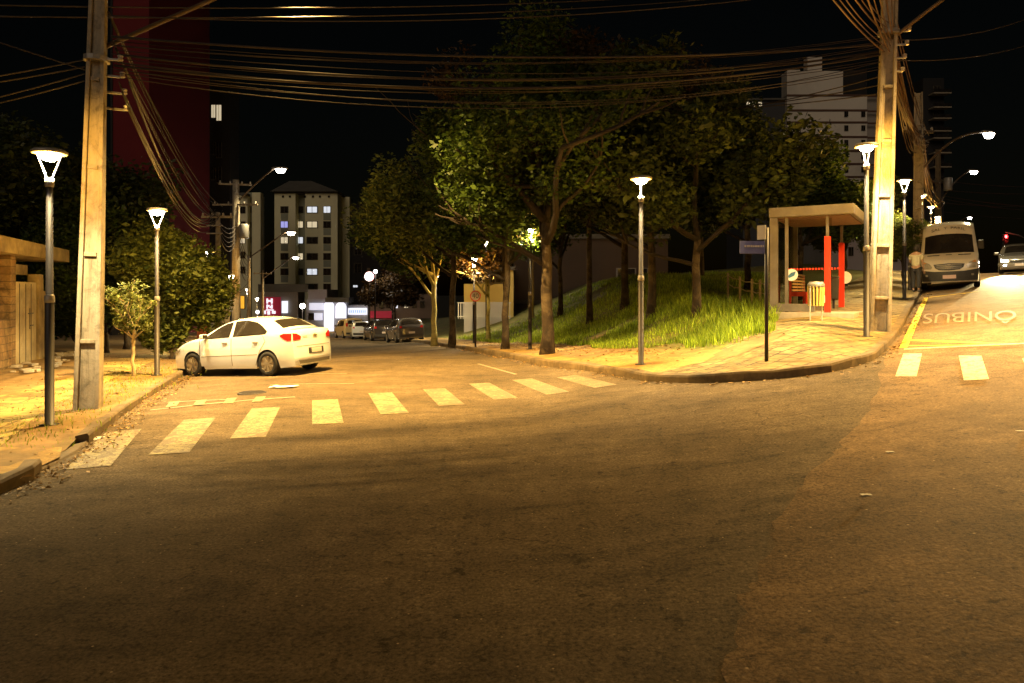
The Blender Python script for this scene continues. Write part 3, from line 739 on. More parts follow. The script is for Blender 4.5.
def tree(name, x, y, z, h, rad, tr, lab, leaf='leaf_park', bark='bark', fork=.35, seed=0, n_per=60, spread=.42, size=.13, group='park trees', lean=(0, 0), limbs=5, levels=3, bias=(0, 0), low=.0):
    r_ = random.Random(seed); rs = np.random.RandomState(seed); n_per = int(n_per*1.5); size *= .62; tr *= .62 if tr > .1 else 1
    root = empty(name, (x, y, z), 0, lab, 'tree', group)
    fz = h*fork; pts = []; m_ = 6
    for k in range(m_+1):
        t_ = k/m_; pts.append(Vector((lean[0]*t_*fz+r_.uniform(-.04, .04)*(k > 0), lean[1]*t_*fz+r_.uniform(-.04, .04), fz*t_-(.1 if k == 0 else 0))))
    MB().tube(pts, tr, 10, [tr*(1.35 if k == 0 else 1-.3*k/m_) for k in range(m_+1)]).build('trunk', M[bark], root, True)
    tips = []; lb = MB()
    top = pts[-1]
    def grow(p, d, L, rr, lv):
        q = [p]; cur = p.copy(); dd = d.copy()
        for k in range(5):
            dd = (dd+Vector((r_.uniform(-.22, .22), r_.uniform(-.22, .22), r_.uniform(-.08, .16)))).normalized()
            cur = cur+dd*L/5; q.append(cur.copy())
            if lv <= 1 and k >= 2: tips.append(cur.copy())
            if lv == 2 and k >= 3: tips.append(cur.copy())
        lb.tube(q, rr, 5, [rr*(1-.55*k/5) for k in range(6)])
        if lv > 0:
            for c_ in range(r_.choice((3, 3, 4))):
                k = r_.choice((2, 3, 4, 5)); a = r_.uniform(0, 6.28)
                nd = (dd+Vector((math.cos(a), math.sin(a), r_.uniform(-.35+low, .5)))*r_.uniform(.6, 1.1)).normalized()
                grow(q[k], nd, L*r_.uniform(.5, .75), rr*.5, lv-1)
    for i in range(limbs):
        a = 6.28*i/limbs+r_.uniform(-.4, .4); up = r_.uniform(.35, 1.5)
        d = Vector((math.cos(a)+bias[0], math.sin(a)+bias[1], up)).normalized()
        grow(pts[-1-(i % 3)] if i else top, d if i else Vector((lean[0], lean[1], 1)).normalized(), (h-fz)*(.42 if up > .9 else .36)*(rad/(h-fz)*1.5 if up < .9 else 1), tr*.5, levels-1)
    # stretch limbs and tips so the crown really reaches its height and spread
    zm = max(p.z for p in tips); rr_ = sorted(math.hypot(p.x-top.x, p.y-top.y) for p in tips)[int(len(tips)*.88)]
    kz = (h-fz-.3)/max(.5, zm-fz); kr = rad/max(.3, rr_)
    kz = min(max(kz, .6), 2.2); kr = min(max(kr, .6), 1.3)
    def st(p): return Vector((top.x+(p.x-top.x)*kr, top.y+(p.y-top.y)*kr, fz+(p.z-fz)*(kz if p.z > fz else 1)))
    tips = [st(p) for p in tips]; lb.v = [tuple(st(Vector(q))) for q in lb.v]
    # keep the crown inside its envelope
    cen = Vector((top.x+bias[0]*rad*.5, top.y+bias[1]*rad*.5, fz+(h-fz)*.5)); kept = []
    for p in tips:
        q = p-cen; e = math.sqrt((q.x/rad)**2+(q.y/rad)**2+(q.z/((h-fz)*.58))**2)
        if e > 1: p = cen+q/e*r_.uniform(.8, 1.02)
        kept.append(p)
    lb.build('branch', M['branch'] if bark in ('bark', 'bark_young') and tr > .06 else M[bark], root, True)
    leaf_mesh('crown', [tuple(p) for p in kept], n_per, spread, size, M[leaf], root, rs)
    return root
def tree_at(px, py, hf, *a, **k):
    x, y = hit(px, py, hf); return tree(a[0], x, y, hf(x, y), *a[1:], **k)
def tz(px, Y, *a, **k):
    x = (px-CX)/F*Y; hf = k.pop('hf', hl); return tree(a[0], x, Y, hf(x, Y), *a[1:], **k)
# sidewalk and park trees (placed where their trunks meet the ground)
tree_at(547, 354, hl, 'park_tree', 10.4, 3.1, .30, 'thick mottled trunk tree beside the half-hidden lantern post', seed=11, fork=.36, n_per=60, low=-.2, size=.12)
tree_at(505, 349, hl, 'park_tree', 10.0, 3.0, .22, 'dark leaning trunk tree left of the half-hidden lantern post', seed=12, fork=.36, n_per=55, lean=(.03, 0), leaf='leaf_park')
tree_at(452, 345, hl, 'park_tree', 10.6, 4.3, .24, 'wide bushy tree with curved dark trunk overhanging the parked cars', seed=13, fork=.42, n_per=85, spread=.55, size=.15, bias=(-.5, -.1), lean=(.02, 0), low=-.25, leaf='leaf_bush')
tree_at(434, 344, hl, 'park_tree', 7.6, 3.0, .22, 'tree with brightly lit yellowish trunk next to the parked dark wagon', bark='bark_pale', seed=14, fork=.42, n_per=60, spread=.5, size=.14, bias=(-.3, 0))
tree_at(651, 317, hl, 'park_tree', 8.4, 3.2, .24, 'straight brown trunk tree high on the bank right of the lone lantern post', seed=15, fork=.4, n_per=60, leaf='leaf_dark', size=.15)
tree_at(697, 315, hl, 'park_tree', 8.0, 3.2, .22, 'low forking tree on the bank before the wire fence', seed=16, fork=.27, n_per=60, leaf='leaf_dark', size=.15)
tree_at(560, 316, hl, 'park_tree', 9.0, 3.6, .22, 'slim twin tree at the back of the bank in front of the long wall', seed=17, fork=.4, n_per=60, leaf='leaf_park', spread=.5, size=.15)
tree_at(533, 318, hl, 'park_tree', 8.2, 3.0, .12, 'thin pale trunk tree at the back of the bank, left of the twin tree', seed=18, fork=.5, n_per=50, leaf='leaf_dark', spread=.5, size=.15, bark='bark_young')
tree_at(625, 308, hl, 'park_tree', 9.5, 4.2, .26, 'dark tree deep in the park behind the lone lantern post', seed=19, fork=.38, n_per=60, leaf='leaf_dark', spread=.6, size=.18)
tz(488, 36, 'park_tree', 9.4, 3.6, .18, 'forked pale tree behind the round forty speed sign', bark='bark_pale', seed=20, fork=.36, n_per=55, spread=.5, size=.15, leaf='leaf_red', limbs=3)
tz(748, 30, 'park_tree', 8.8, 4.4, .24, 'broad dark tree behind the wire fence, left of the bus shelter', seed=21, fork=.35, n_per=60, leaf='leaf_dark', spread=.6, size=.17)
tz(800, 25.5, 'park_tree', 5.6, 2.9, .18, 'low spreading tree reaching over the roof of the bus shelter', seed=22, fork=.42, n_per=85, leaf='leaf_park', spread=.42, size=.14, bias=(.3, -.2))
tz(700, 38, 'park_tree', 12.5, 5.2, .3, 'tallest dark tree in the middle of the park', seed=23, fork=.35, n_per=55, leaf='leaf_red', spread=.7, size=.2)
tz(590, 29, 'park_tree', 12.2, 3.2, .2, 'tall reddish tree top rising above the sidewalk trees', seed=24, fork=.5, n_per=60, leaf='leaf_red', spread=.55, size=.15)
tz(505, 29, 'park_tree', 12.4, 3.0, .18, 'tall loose-leaved tree rising behind the leaning trunk tree', seed=25, fork=.5, n_per=50, leaf='leaf_red', spread=.5, size=.15)
tz(845, 31, 'park_tree', 4.6, 2.6, .16, 'leafy tree seen between the bus shelter and the corner pole', seed=26, fork=.4, n_per=70, leaf='leaf_dark', spread=.5, size=.15)
tz(886, 33, 'small_tree', 3.4, 1.2, .07, 'small lit tree left of the second lantern post of the right street', seed=27, fork=.4, n_per=70, leaf='leaf_bush', spread=.3, size=.09, group='small street trees')
tz(903, 30, 'small_tree', 2.9, .75, .06, 'small lit tree beside the person at the van', seed=28, fork=.5, n_per=60, leaf='leaf_bush', spread=.26, size=.08, group='small street trees')
# left side
x, y = GS(134, 376)
tree('young_tree', x, y, hs2(x, y), 2.6, .52, .045, 'young pale tree with thin upright branches on the left sidewalk', leaf='leaf_pale', bark='bark_young', seed=31, fork=.42, n_per=6, spread=.08, size=.06, limbs=6, levels=3, group='sidewalk saplings')
tz(172, 22, 'bushy_tree', 4.3, 1.35, .12, 'brightly lit leafy bush-tree behind the second lantern post', hf=hs2, seed=32, fork=.12, n_per=130, leaf='leaf_bush', spread=.42, size=.12, group='trees behind the left sidewalk', low=-.3)
tz(106, 25.5, 'bushy_tree', 6.2, 2.7, .16, 'dark dense bush-tree right behind the left concrete pole', hf=hs2, seed=33, fork=.12, n_per=120, leaf='leaf_park', spread=.5, size=.13, group='trees behind the left sidewalk', low=-.3)
tz(126, 29, 'bushy_tree', 7.6, 3.0, .2, 'tall dark tree behind the second lantern post and the young tree', hf=hs2, seed=34, fork=.2, n_per=90, leaf='leaf_dark', spread=.6, size=.17, group='trees behind the left sidewalk')
tz(172, 32, 'bushy_tree', 4.8, 1.8, .16, 'dark tree above the bonnet of the white sedan', hf=hs2, seed=35, fork=.15, n_per=90, leaf='leaf_bush', spread=.5, size=.15, group='trees behind the left sidewalk')
tz(40, 27, 'bushy_tree', 9.0, 4.5, .25, 'large black tree behind the ruined house roof', hf=hs2, seed=36, fork=.3, n_per=70, leaf='leaf_dark', spread=.7, size=.2, group='trees behind the left sidewalk')
tz(78, 25.5, 'bushy_tree', 3.6, 1.2, .1, 'low bush at the right end of the ruined house wall', hf=hs2, seed=37, fork=.12, n_per=110, leaf='leaf_park', spread=.4, size=.12, group='trees behind the left sidewalk')
tz(395, 76, 'park_tree', 6.5, 4.0, .2, 'reddish far tree behind the parked cars', seed=38, fork=.4, n_per=50, leaf='leaf_red', spread=.8, size=.25)
# grass blades
def blades(name, count, sampler, hmin, hmax, mat, w=.012):
    r_ = random.Random(9); V = []; Fc = []
    for _ in range(count):
        x, y, hh = sampler(r_)
        if x is None: continue
        z = hl(x, y)-.02; a = r_.uniform(0, 6.28); L = r_.uniform(hmin, hmax)*hh; l = r_.uniform(.1, .6)*L; b = r_.uniform(0, 6.28)
        wx, wy = math.cos(a)*w, math.sin(a)*w; mx, my = math.cos(b)*l*.35, math.sin(b)*l*.35
        n = len(V)
        V += [(x-wx, y-wy, z), (x+wx, y+wy, z), (x+mx+wx*.7, y+my+wy*.7, z+L*.6), (x+mx-wx*.7, y+my-wy*.7, z+L*.6), (x+mx*2.8, y+my*2.8, z+L)]
        Fc += [(n, n+1, n+2, n+3), (n+3, n+2, n+4)]
    m_ = MB(); m_.v = V; m_.f = Fc; o = m_.build(name, mat); o['kind'] = 'stuff'; return o
bareC = [(GL(px, py), rx, ry) for px, py, rx, ry, a in bare]
def samp(r_):
    for _ in range(8):
        px = r_.uniform(425, 782); py = r_.uniform(284, 358)
        Y = r_.uniform(14, 44); x = (px-CX)/F*Y+r_.uniform(-.3, .3); d = dist_k(x, Y)
        edge_ = wside(x)+.12+.3*math.sin(x*1.7)+.2*math.sin(Y*2.3+x)
        if d < edge_ or d > 15: continue
        if (x, Y) and any((x-c[0])**2+(Y-c[1])**2 < (ry*1.0)**2+.1 for c, rx, ry in bareC): continue
        if r_.random() < (Y-14)/42: continue
        if mnoise.noise(Vector((x*.55, Y*.55, 3.1))) > .22+r_.uniform(-.1, .25): continue
        k = math.sin(x*.9+1.3)*math.sin(Y*.7)*.35+.85
        tall = .75+.8*sstep((x-4.0)/2.5)*sstep((26-Y)/6)
        return x, Y, k*tall*r_.choice((.5, .8, 1, 1.2))
    return None, 0, 0
blades('grass', 60000, samp, .10, .34, M['grass'], .012)
def samp2(r_):                                   # thin weeds along the left sidewalk
    p = r_.choice(KLo); x = p.x+r_.gauss(0, .5); y = p.y+r_.gauss(0, .3); return x, y, 1
KLo = [p for p in offset(KL, .9) if 9 < p.y < 19]
_hl = hl; hl = hs2
blades('weeds', 1700, samp2, .03, .10, M['grass'], .007)
hl = _hl

# ------------------------------------------------------------------ vehicles
GLASS = None
t = NT('tinted_glass'); t.color(t.ramp(t.noise(1.3, 3), [(.3, (.012, .010, .009)), (.7, (.035, .03, .025))])); t.set(Roughness=.06, Specular_IOR_Level=.6, Coat_Weight=.3); M['glass'] = t.m
M['tail_red'] = simple('tail_light_red', (.55, .02, .015), .2, var=.2, scale=20, coat=1)
M['headlamp'] = simple('headlamp_glass', (.55, .5, .4), .12, .4, var=.3, scale=14, coat=1)
M['alloy'] = simple('silver_wheel_trim', (.34, .31, .26), .4, .6, var=.15, scale=8)
M['plate'] = simple('licence_plate', (.62, .55, .5), .5, var=.1, scale=30)
M['plastic'] = simple('black_plastic', (.03, .028, .026), .5, var=.3, scale=10)
M['seam'] = simple('panel_gap', (.1, .085, .06), .8, var=.2, scale=10, bump=0)
M['gold'] = simple('gold_badge', (.5, .36, .08), .3, .9, var=.1)
class Car:
    def __init__(s, P, paint_, name, loc, rz, lab, cat, group=None, detail=2):
        s.P = P; s.root = empty(name, loc, rz, lab, cat, group); s.paint = paint_
        s.xt = [p[0] for p in P['top']][::-1]; s.zt = [p[1] for p in P['top']][::-1]     # ascending x
        s.body(detail)
    def T(s, x): return float(np.interp(x, s.xt, s.zt))
    def hw(s, x, z):
        P = s.P; x0f, x0r = P['x0f'], P['x0r']
        k = 0
        if x > x0f: k = (x-x0f)/(s.xt[-1]-x0f)
        elif x < x0r: k = (x0r-x)/(x0r-s.xt[0])
        plan = 1-P['pinch']*k**2.2
        zm = P['zmid']; v = 1-.05*((z-zm)/P['zr'])**2 if z > zm else 1-.09*((zm-z)/P['zr'])**2
        if abs(z-zm-.12) < .03: v += .004
        return P['W']*plan*v
    def B(s, x):
        P = s.P; zb = P['zb']+P.get('lift', 0)*(max(0, abs(x)-1.6))
        for xw in P['wheels']:
            Rw = P['r']+.05
            if abs(x-xw) < Rw: zb = max(zb, P['r']+math.sqrt(Rw*Rw-(x-xw)**2))
        return zb
    def sec(s, x):
        T, B = s.T(x), s.B(x); zsh = min(s.P['belt'](x), T-.025); zsh = max(zsh, B+.01)
        T = max(T, zsh+.02)
        ysh = s.hw(x, zsh); zr2 = T-min(s.P.get('edge', .07), (T-zsh)*.5); yr = ysh-(zr2-zsh)*s.P['tum']-.012
        return B, zsh, ysh, yr, zr2, T
    def topz(s, x, y):
        B, zsh, ysh, yr, zr2, T = s.sec(x); return T-(T-zr2)*min(1, abs(y)/yr)**2.6
    def wrap(s, x, y):
        P = s.P; u = abs(y)/P['W']
        if x > P['x0f']: k = min(1, (x-P['x0f'])/(s.xt[-1]-P['x0f'])); return x-P['nose']*k*k*u**2.3
        if x < P['x0r']: k = min(1, (P['x0r']-x)/(P['x0r']-s.xt[0])); return x+P['tail']*k*k*u**2.3
        return x
    def sidey(s, x, z):
        B, zsh, ysh, yr, zr2, T = s.sec(x)
        if z <= zsh: return s.hw(x, z)
        t_ = min(1, (z-zsh)/max(.001, zr2-zsh)); return ysh+(yr-ysh)*t_
    def body(s, detail):
        xs = sorted(set([round(v, 3) for v in np.arange(s.xt[0], s.xt[-1], .045)]+[round(v, 3) for v in s.xt]))
        rows = []
        for x in xs:
            B, zsh, ysh, yr, zr2, T = s.sec(x); row = []
            for k in range(8):
                z = B+(zsh-B)*k/7; row.append((s.hw(x, z), z))
            for k in range(1, 5): row.append((ysh+(yr-ysh)*k/4, zsh+(zr2-zsh)*k/4))
            for k in range(1, 8):
                y = yr*(1-k/7) ; row.append((y, T-(T-zr2)*(y/yr)**2.6))
            rows.append((x, row))
        m_ = MB(); n = len(rows[0][1]); W2 = 2*n-1
        for x, row in rows:
            full = [(y, z) for y, z in row]+[(-y, z) for y, z in row[:-1][::-1]]
            for y, z in full: m_.v.append((s.wrap(x, y), y, z))
        for i in range(len(rows)-1):
            for k in range(W2-1):
                m_.f.append((i*W2+k, i*W2+k+1, (i+1)*W2+k+1, (i+1)*W2+k))
        m_.f.append(tuple(range(W2))); m_.f.append(tuple((len(rows)-1)*W2+k for k in range(W2))[::-1])
        o = m_.build('body', s.paint, s.root, True)
        bm = bmesh.new(); bm.from_mesh(o.data); bmesh.ops.recalc_face_normals(bm, faces=bm.faces); bm.to_mesh(o.data); bm.free()
        P = s.P; ub = MB(); x0, x1 = s.xt[0]+.25, s.xt[-1]-.25
        ub.box(((x0+x1)/2, 0, P['zb']+.17), (x1-x0, 2*(P['W']-.27), .3)); ub.box(((x0+x1)/2, 0, P['zb']+.05), (x1-x0, 2*(P['W']-.1), .06)) if False else None
        for xw in P['wheels']: ub.box((xw, 0, P['r']+.22), (.8, 2*(P['W']-.09), .3))
        ub.build('underbody', M['black'], s.root)
        for xw in P['wheels']:
            for sd in (-1, 1): s.wheel(xw, sd*(P['W']-.1), sd)
    def wheel(s, x, y, sd):
        r = s.P['r']; w = .2; Mx = Matrix.Rotation(-sd*math.pi/2, 3, 'X')
        e = empty('wheel', (x, y, r)); e.parent = s.root
        MB().lathe([(r*.62, -w/2), (r*.95, -w/2), (r, -w*.32), (r, w*.32), (r*.95, w/2), (r*.66, w/2+.004), (r*.62, w/2-.03)], 28, M=Mx).build('tyre', M['black'], e, True)
        rim = MB().lathe([(r*.3, w/2-.06), (r*.6, w/2-.055), (r*.655, w/2+.006), (r*.64, w/2-.01)], 24, M=Mx)
        for k in range(s.P.get('spokes', 7)):
            a = k*2*math.pi/s.P.get('spokes', 7); d = Vector((math.cos(a), math.sin(a), 0))
            rim.bar(Mx@(d*r*.1+Vector((0, 0, w/2-.015))), Mx@(d*r*.62+Vector((0, 0, w/2-.005))), .035, .06)
        rim.lathe([(r*.17, w/2-.03), (r*.16, w/2+.004), (r*.08, w/2+.012), (.001, w/2+.012)], 16, M=Mx)
        rim.build('rim', M[s.P.get('rim', 'alloy')], e)
    def patch(s, name, poly, mapf, mat, parent=None, step=.05, smooth=True):
        bm = bmesh.new(); f = bm.faces.new([bm.verts.new((p[0], p[1], 0)) for p in poly]); bmesh.ops.triangulate(bm, faces=[f])
        for ax in (0, 1):
            lo, hi = min(p[ax] for p in poly), max(p[ax] for p in poly); c = math.ceil(lo/step)*step+1e-4
            while c < hi:
                co = [0, 0, 0]; co[ax] = c; no = [0, 0, 0]; no[ax] = 1
                bmesh.ops.bisect_plane(bm, geom=bm.verts[:]+bm.edges[:]+bm.faces[:], plane_co=co, plane_no=no, dist=1e-5); c += step
        for v in bm.verts: v.co = mapf(v.co.x, v.co.y)
        me = bpy.data.meshes.new(name); bm.to_mesh(me); bm.free()
        if smooth: me.polygons.foreach_set('use_smooth', [True]*len(me.polygons))
        o = bpy.data.objects.new(name, me); col.objects.link(o); me.materials.append(mat); o.parent = parent or s.root; return o
    def side(s, name, poly, mat, sd, off=.005, clamp=False, parent=None):
        def f(x, z):
            B, zsh, ysh, yr, zr2, T = s.sec(x)
            if clamp: z = max(zsh+.012, min(z, zr2-.012))
            return (s.wrap(x, s.sidey(x, z)), sd*(s.sidey(x, z)+off), z)
        return s.patch(name, poly, f, mat, parent)
    def top(s, name, poly, mat, off=.006, parent=None, nx=0):
        return s.patch(name, poly, lambda x, y: (s.wrap(x, y)+nx*off, y, s.topz(x, y)+off), mat, parent)
    def end(s, name, poly, mat, sg, off=.006, parent=None, step=.05):     # poly in (y, z) on the nose (+1) or tail (-1)
        pts = list(zip(s.xt, s.zt)); pts = pts[::-1] if sg > 0 else pts
        seq = [pts[0]]
        for p in pts[1:]:
            if p[1] <= seq[-1][1]: break
            seq.append(p)
        zs = [p[1] for p in seq]; xs_ = [p[0] for p in seq]
        def f(y, z):
            x = float(np.interp(z, zs, xs_)); return (s.wrap(x, y)+sg*off, y, z)
        return s.patch(name, poly, f, mat, parent, step)
    def mirror(s, x, z, sz=(.1, .2, .13), mat=None):
        for sd in (-1, 1):
            y = s.sidey(x, z); m_ = MB(); m_.box((x, sd*(y+sz[1]*.6), z+sz[2]*.25), sz)
            o = m_.build('side_mirror', mat or s.paint, s.root, bevel=.03)
            MB().bar((x, sd*(y-.02), z-.02), (x, sd*(y+.1), z), .04).build('mirror_arm', M['plastic'], o)
            MB().box((x-sz[0]/2-.004, sd*(y+sz[1]*.6), z+sz[2]*.25), (.006, sz[1]*.82, sz[2]*.8)).build('mirror_glass', M['glass'], o)
sedanP = dict(W=.86, r=.305, wheels=(1.27, -1.26), zb=.19, lift=.06, zmid=.58, zr=.5, x0f=1.3, x0r=-1.35, pinch=.13, nose=.20, tail=.16, tum=.44, belt=lambda x: .975-.042*x,
    top=[(2.14, .25), (2.13, .40), (2.115, .52), (2.08, .62), (2.02, .69), (1.9, .755), (1.6, .86), (1.3, .945), (1.08, 1.01), (.95, 1.06), (.7, 1.19), (.45, 1.31), (.22, 1.405), (.05, 1.445), (-.25, 1.475), (-.6, 1.478), (-.95, 1.45), (-1.2, 1.395), (-1.4, 1.30), (-1.6, 1.195), (-1.72, 1.145), (-1.86, 1.13), (-2.02, 1.125), (-2.075, 1.09), (-2.095, .95), (-2.11, .78), (-2.135, .6), (-2.14, .45), (-2.141, .27)])
def fit(front, rear, hf=zr):                    # put a car on the ground from its near-side wheels
    return front, rear
def seat_on_road(root, x, y, rz, wb=1.27, tr=.75, roll=1.0):
    c, s_ = math.cos(rz), math.sin(rz)
    zf = (zr(x+c*wb-s_*tr, y+s_*wb+c*tr)+zr(x+c*wb+s_*tr, y+s_*wb-c*tr))/2; zb_ = (zr(x-c*wb-s_*tr, y-s_*wb+c*tr)+zr(x-c*wb+s_*tr, y-s_*wb-c*tr))/2
    zl = (zr(x+c*wb-s_*tr, y+s_*wb+c*tr)+zr(x-c*wb-s_*tr, y-s_*wb+c*tr))/2; zrr = (zr(x+c*wb+s_*tr, y+s_*wb-c*tr)+zr(x-c*wb+s_*tr, y-s_*wb-c*tr))/2
    X = Vector((c*2*wb, s_*2*wb, zf-zb_)).normalized(); Yv = Vector((-s_*2*tr, c*2*tr, (zl-zrr)*roll)).normalized(); Z = X.cross(Yv).normalized(); Yv = Z.cross(X)
    root.rotation_euler = Matrix((X, Yv, Z)).transposed().to_euler(); root.location = (x, y, (zf+zb_)/2)
white = carpaint('white_car_paint', (.74, .79, .84))
c = Car(sedanP, white, 'sedan', (0, 0, 0), 0, 'white four door sedan pulled across the kerb on the left side of the street', 'car')
fw, rw = Vector((-8.25, 17.95)), Vector((-5.86, 17.0)); hd = (fw-rw).normalized(); nrm = Vector((-hd.y, hd.x))*-1
cen = (fw+rw)/2+nrm*.76; seat_on_road(c.root, cen.x+.06, cen.y, math.atan2(hd.y, hd.x)); c.root.scale = (.945, .97, .98)
for sd in (-1, 1):
    d1 = c.side('door', [(1.0, .26), (1.0, .62), (.93, .93), (-.08, .98), (-.08, .26)], white, sd, .004)
    d2 = c.side('door', [(-.1, .26), (-.1, .98), (-1.12, 1.01), (-1.2, .86), (-1.02, .62), (-.86, .26)], white, sd, .004)
    for a, b, zz in ((1.005, .985, .26), (-.085, -.1, .26)): c.side('door_gap', [(a, .27), (a, .96), (b, .96), (b, .27)], M['seam'], sd, .0055, parent=d1)
    c.side('door_gap', [(-1.12, 1.0), (-1.2, .86), (-1.02, .62), (-.86, .27), (-.875, .27), (-1.035, .62), (-1.215, .86), (-1.135, 1.0)], M['seam'], sd, .0055, parent=d2)
    for dx, dd in ((.12, d1), (-.9, d2)):
        MB().box((dx, sd*(c.sidey(dx, .84)+.018), .845), (.17, .03, .035)).build('handle', M['grey_metal'], dd, bevel=.008)
    c.side('side_window', [(.84, .96), (.72, 1.06), (.45, 1.215), (.2, 1.325), (0, 1.37), (-.04, 1.37), (-.02, .96)], M['glass'], sd, .006, True)
    c.side('side_window', [(-.13, .96), (-.11, 1.4), (-.5, 1.4), (-.85, 1.34), (-1.05, 1.24), (-1.25, 1.10), (-1.17, 1.0)], M['glass'], sd, .006, True)
    c.side('side_moulding', [(.95, .50), (.95, .515), (-.95, .545), (-.95, .53)], M['seam'], sd, .007)
    c.side('tail_light', [(-1.66, .99), (-1.8, 1.035), (-2.07, 1.03), (-2.07, .86), (-1.95, .85), (-1.8, .91)], M['tail_red'], sd, .008)
    c.end('tail_light', [(sd*.52, .87), (sd*.50, .95), (sd*.62, 1.02), (sd*.74, 1.04), (sd*.745, .86)], M['tail_red'], -1, .008)
    c.end('headlight', [(sd*.45, .56), (sd*.5, .66), (sd*.74, .70), (sd*.74, .58)], M['headlamp'], 1, .008)
    c.side('headlight', [(2.08, .58), (2.0, .68), (1.72, .74), (1.8, .66), (1.95, .58)], M['headlamp'], sd, .008)
c.top('windshield', [(.94, -.66), (.94, .66), (.16, .53), (.16, -.53)], M['glass'])
c.top('rear_window', [(-1.22, -.50), (-1.22, .50), (-1.60, .60), (-1.60, -.60)], M['glass'])
c.end('grille', [(-.4, .56), (-.38, .64), (.38, .64), (.4, .56), (.3, .36), (-.3, .36)], M['plastic'], 1)
bp = c.end('plate_recess', [(-.3, .50), (-.3, .65), (.3, .65), (.3, .50)], M['plastic'], -1, .004)
c.end('licence_plate', [(-.2, .52), (-.2, .64), (.2, .64), (.2, .52)], M['plate'], -1, .012)
c.end('boot_gap', [(-.66, .70), (-.66, .712), (.66, .712), (.66, .70)], M['seam'], -1, .006)
c.end('badge', [(-.09, .93), (-.09, .965), (.09, .965), (.09, .93)], M['gold'], -1, .014)
c.end('badge', [(-.035, .91), (-.035, .985), (.035, .985), (.035, .91)], M['gold'], -1, .012)
c.end('boot_lettering', [(.3, .93), (.3, .95), (.46, .95), (.46, .93)], M['grey_metal'], -1, .01)
c.end('lower_bumper', [(-.6, .27), (-.62, .36), (.62, .36), (.6, .27)], M['seam'], -1, .004)
c.mirror(.78, 1.0, (.12, .19, .12))
# van
vanP = dict(W=.99, r=.36, wheels=(1.95, -1.9), zb=.3, zmid=.95, zr=1.3, x0f=2.0, x0r=-2.6, pinch=.08, nose=.26, tail=.05, tum=.10, edge=.12, belt=lambda x: 1.38, spokes=5,
    top=[(2.95, .34), (2.94, .62), (2.915, .85), (2.86, 1.03), (2.72, 1.18), (2.45, 1.32), (2.28, 1.42), (2.05, 1.68), (1.75, 2.02), (1.55, 2.24), (1.42, 2.42), (1.28, 2.56), (1.05, 2.66), (.7, 2.7), (-2.75, 2.68), (-2.9, 2.58), (-2.93, 2.3), (-2.96, 1.2), (-2.97, .4)])
vx, vy = at(950, 284, 27.2).x, 27.2; hdv = Vector((-.545, -.84)).normalized()
vc = Vector((vx, vy))-hdv*2.9
vwhite = carpaint('van_paint', (.68, .62, .5))
v = Car(vanP, vwhite, 'van', (0, 0, 0), 0, 'white high-roof passenger van parked facing the camera by the right street kerb', 'van')
seat_on_road(v.root, vc.x, vc.y, math.atan2(hdv.y, hdv.x), 1.9, .85, .35)
v.top('windshield', [(2.27, -.84), (2.27, .84), (1.6, .80), (1.6, -.80)], M['glass'], .01, nx=1)
v.end('bumper', [(-.93, .36), (-.95, .80), (-.5, .74), (.5, .74), (.95, .80), (.93, .36)], M['plastic'], 1, .012)
gr = v.end('grille', [(-.52, 1.02), (-.47, .88), (-.35, .80), (0, .77), (.35, .80), (.47, .88), (.52, 1.02), (0, 1.055)], M['plastic'], 1, .012)
chrome = simple('chrome', (.12, .11, .1), .4, .9, var=.1, bump=0)
for zc in (.85, .92, .99): v.end('grille_bar', [(-.42, zc-.006), (-.42, zc+.006), (.42, zc+.006), (.42, zc-.006)], M['grey_metal'], 1, .018, parent=gr)
def ring(cy, cz, r0, r1, n=24): return [(cy+r1*math.cos(2*math.pi*k/n), cz+r1*math.sin(2*math.pi*k/n)) for k in range(n+1)]+[(cy+r0*math.cos(-2*math.pi*k/n), cz+r0*math.sin(-2*math.pi*k/n)) for k in range(n+1)]
for k in range(24):
    a, b = 2*math.pi*k/24, 2*math.pi*(k+1)/24
    if k == 0: bad = empty('emblem', (0, 0, 0)); bad.parent = v.root
    v.end('emblem_ring', [(.095*math.cos(a), .915+.095*math.sin(a)), (.095*math.cos(b), .915+.095*math.sin(b)), (.115*math.cos(b), .915+.115*math.sin(b)), (.115*math.cos(a), .915+.115*math.sin(a))], chrome, 1, .03, parent=bad) if k % 1 == 0 else None
for k in range(3):
    a = math.pi/2+k*2*math.pi/3; ca, sa = math.cos(a), math.sin(a)
    v.end('emblem_arm', [(-sa*.018, .915+ca*.018), (ca*.1, .915+sa*.1), (sa*.018, .915-ca*.018)], chrome, 1, .028, parent=bad)
v.end('licence_plate', [(-.22, .46), (-.22, .6), (.22, .6), (.22, .46)], simple('pale_red_plate', (.6, .42, .38), .5, var=.1, scale=30), 1, .03)
for sd in (-1, 1):
    v.end('headlight', [(sd*.6, .84), (sd*.56, .92), (sd*.66, 1.06), (sd*.86, 1.14), (sd*.9, 1.0), (sd*.88, .84)], M['headlamp'], 1, .014)
    v.end('indicator', [(sd*.74, 1.06), (sd*.86, 1.14), (sd*.9, 1.06)], simple('amber', (.6, .25, .03), .3, coat=1), 1, .02)
    v.end('fog_light', [(sd*.72, .55), (sd*.72, .62), (sd*.80, .62), (sd*.80, .55)], M['headlamp'], 1, .018)
    v.top('cowl_vent', [(2.42, sd*.32), (2.42, sd*.72), (2.36, sd*.74), (2.36, sd*.3)], M['plastic'], .008)
    v.side('side_window', [(1.9, 1.42), (1.6, 1.98), (1.0, 2.1), (1.0, 1.42)], M['glass'], sd, .008, True)
    v.side('side_window', [(.9, 1.42), (.9, 2.1), (-2.6, 2.1), (-2.6, 1.42)], M['glass'], sd, .008, True)
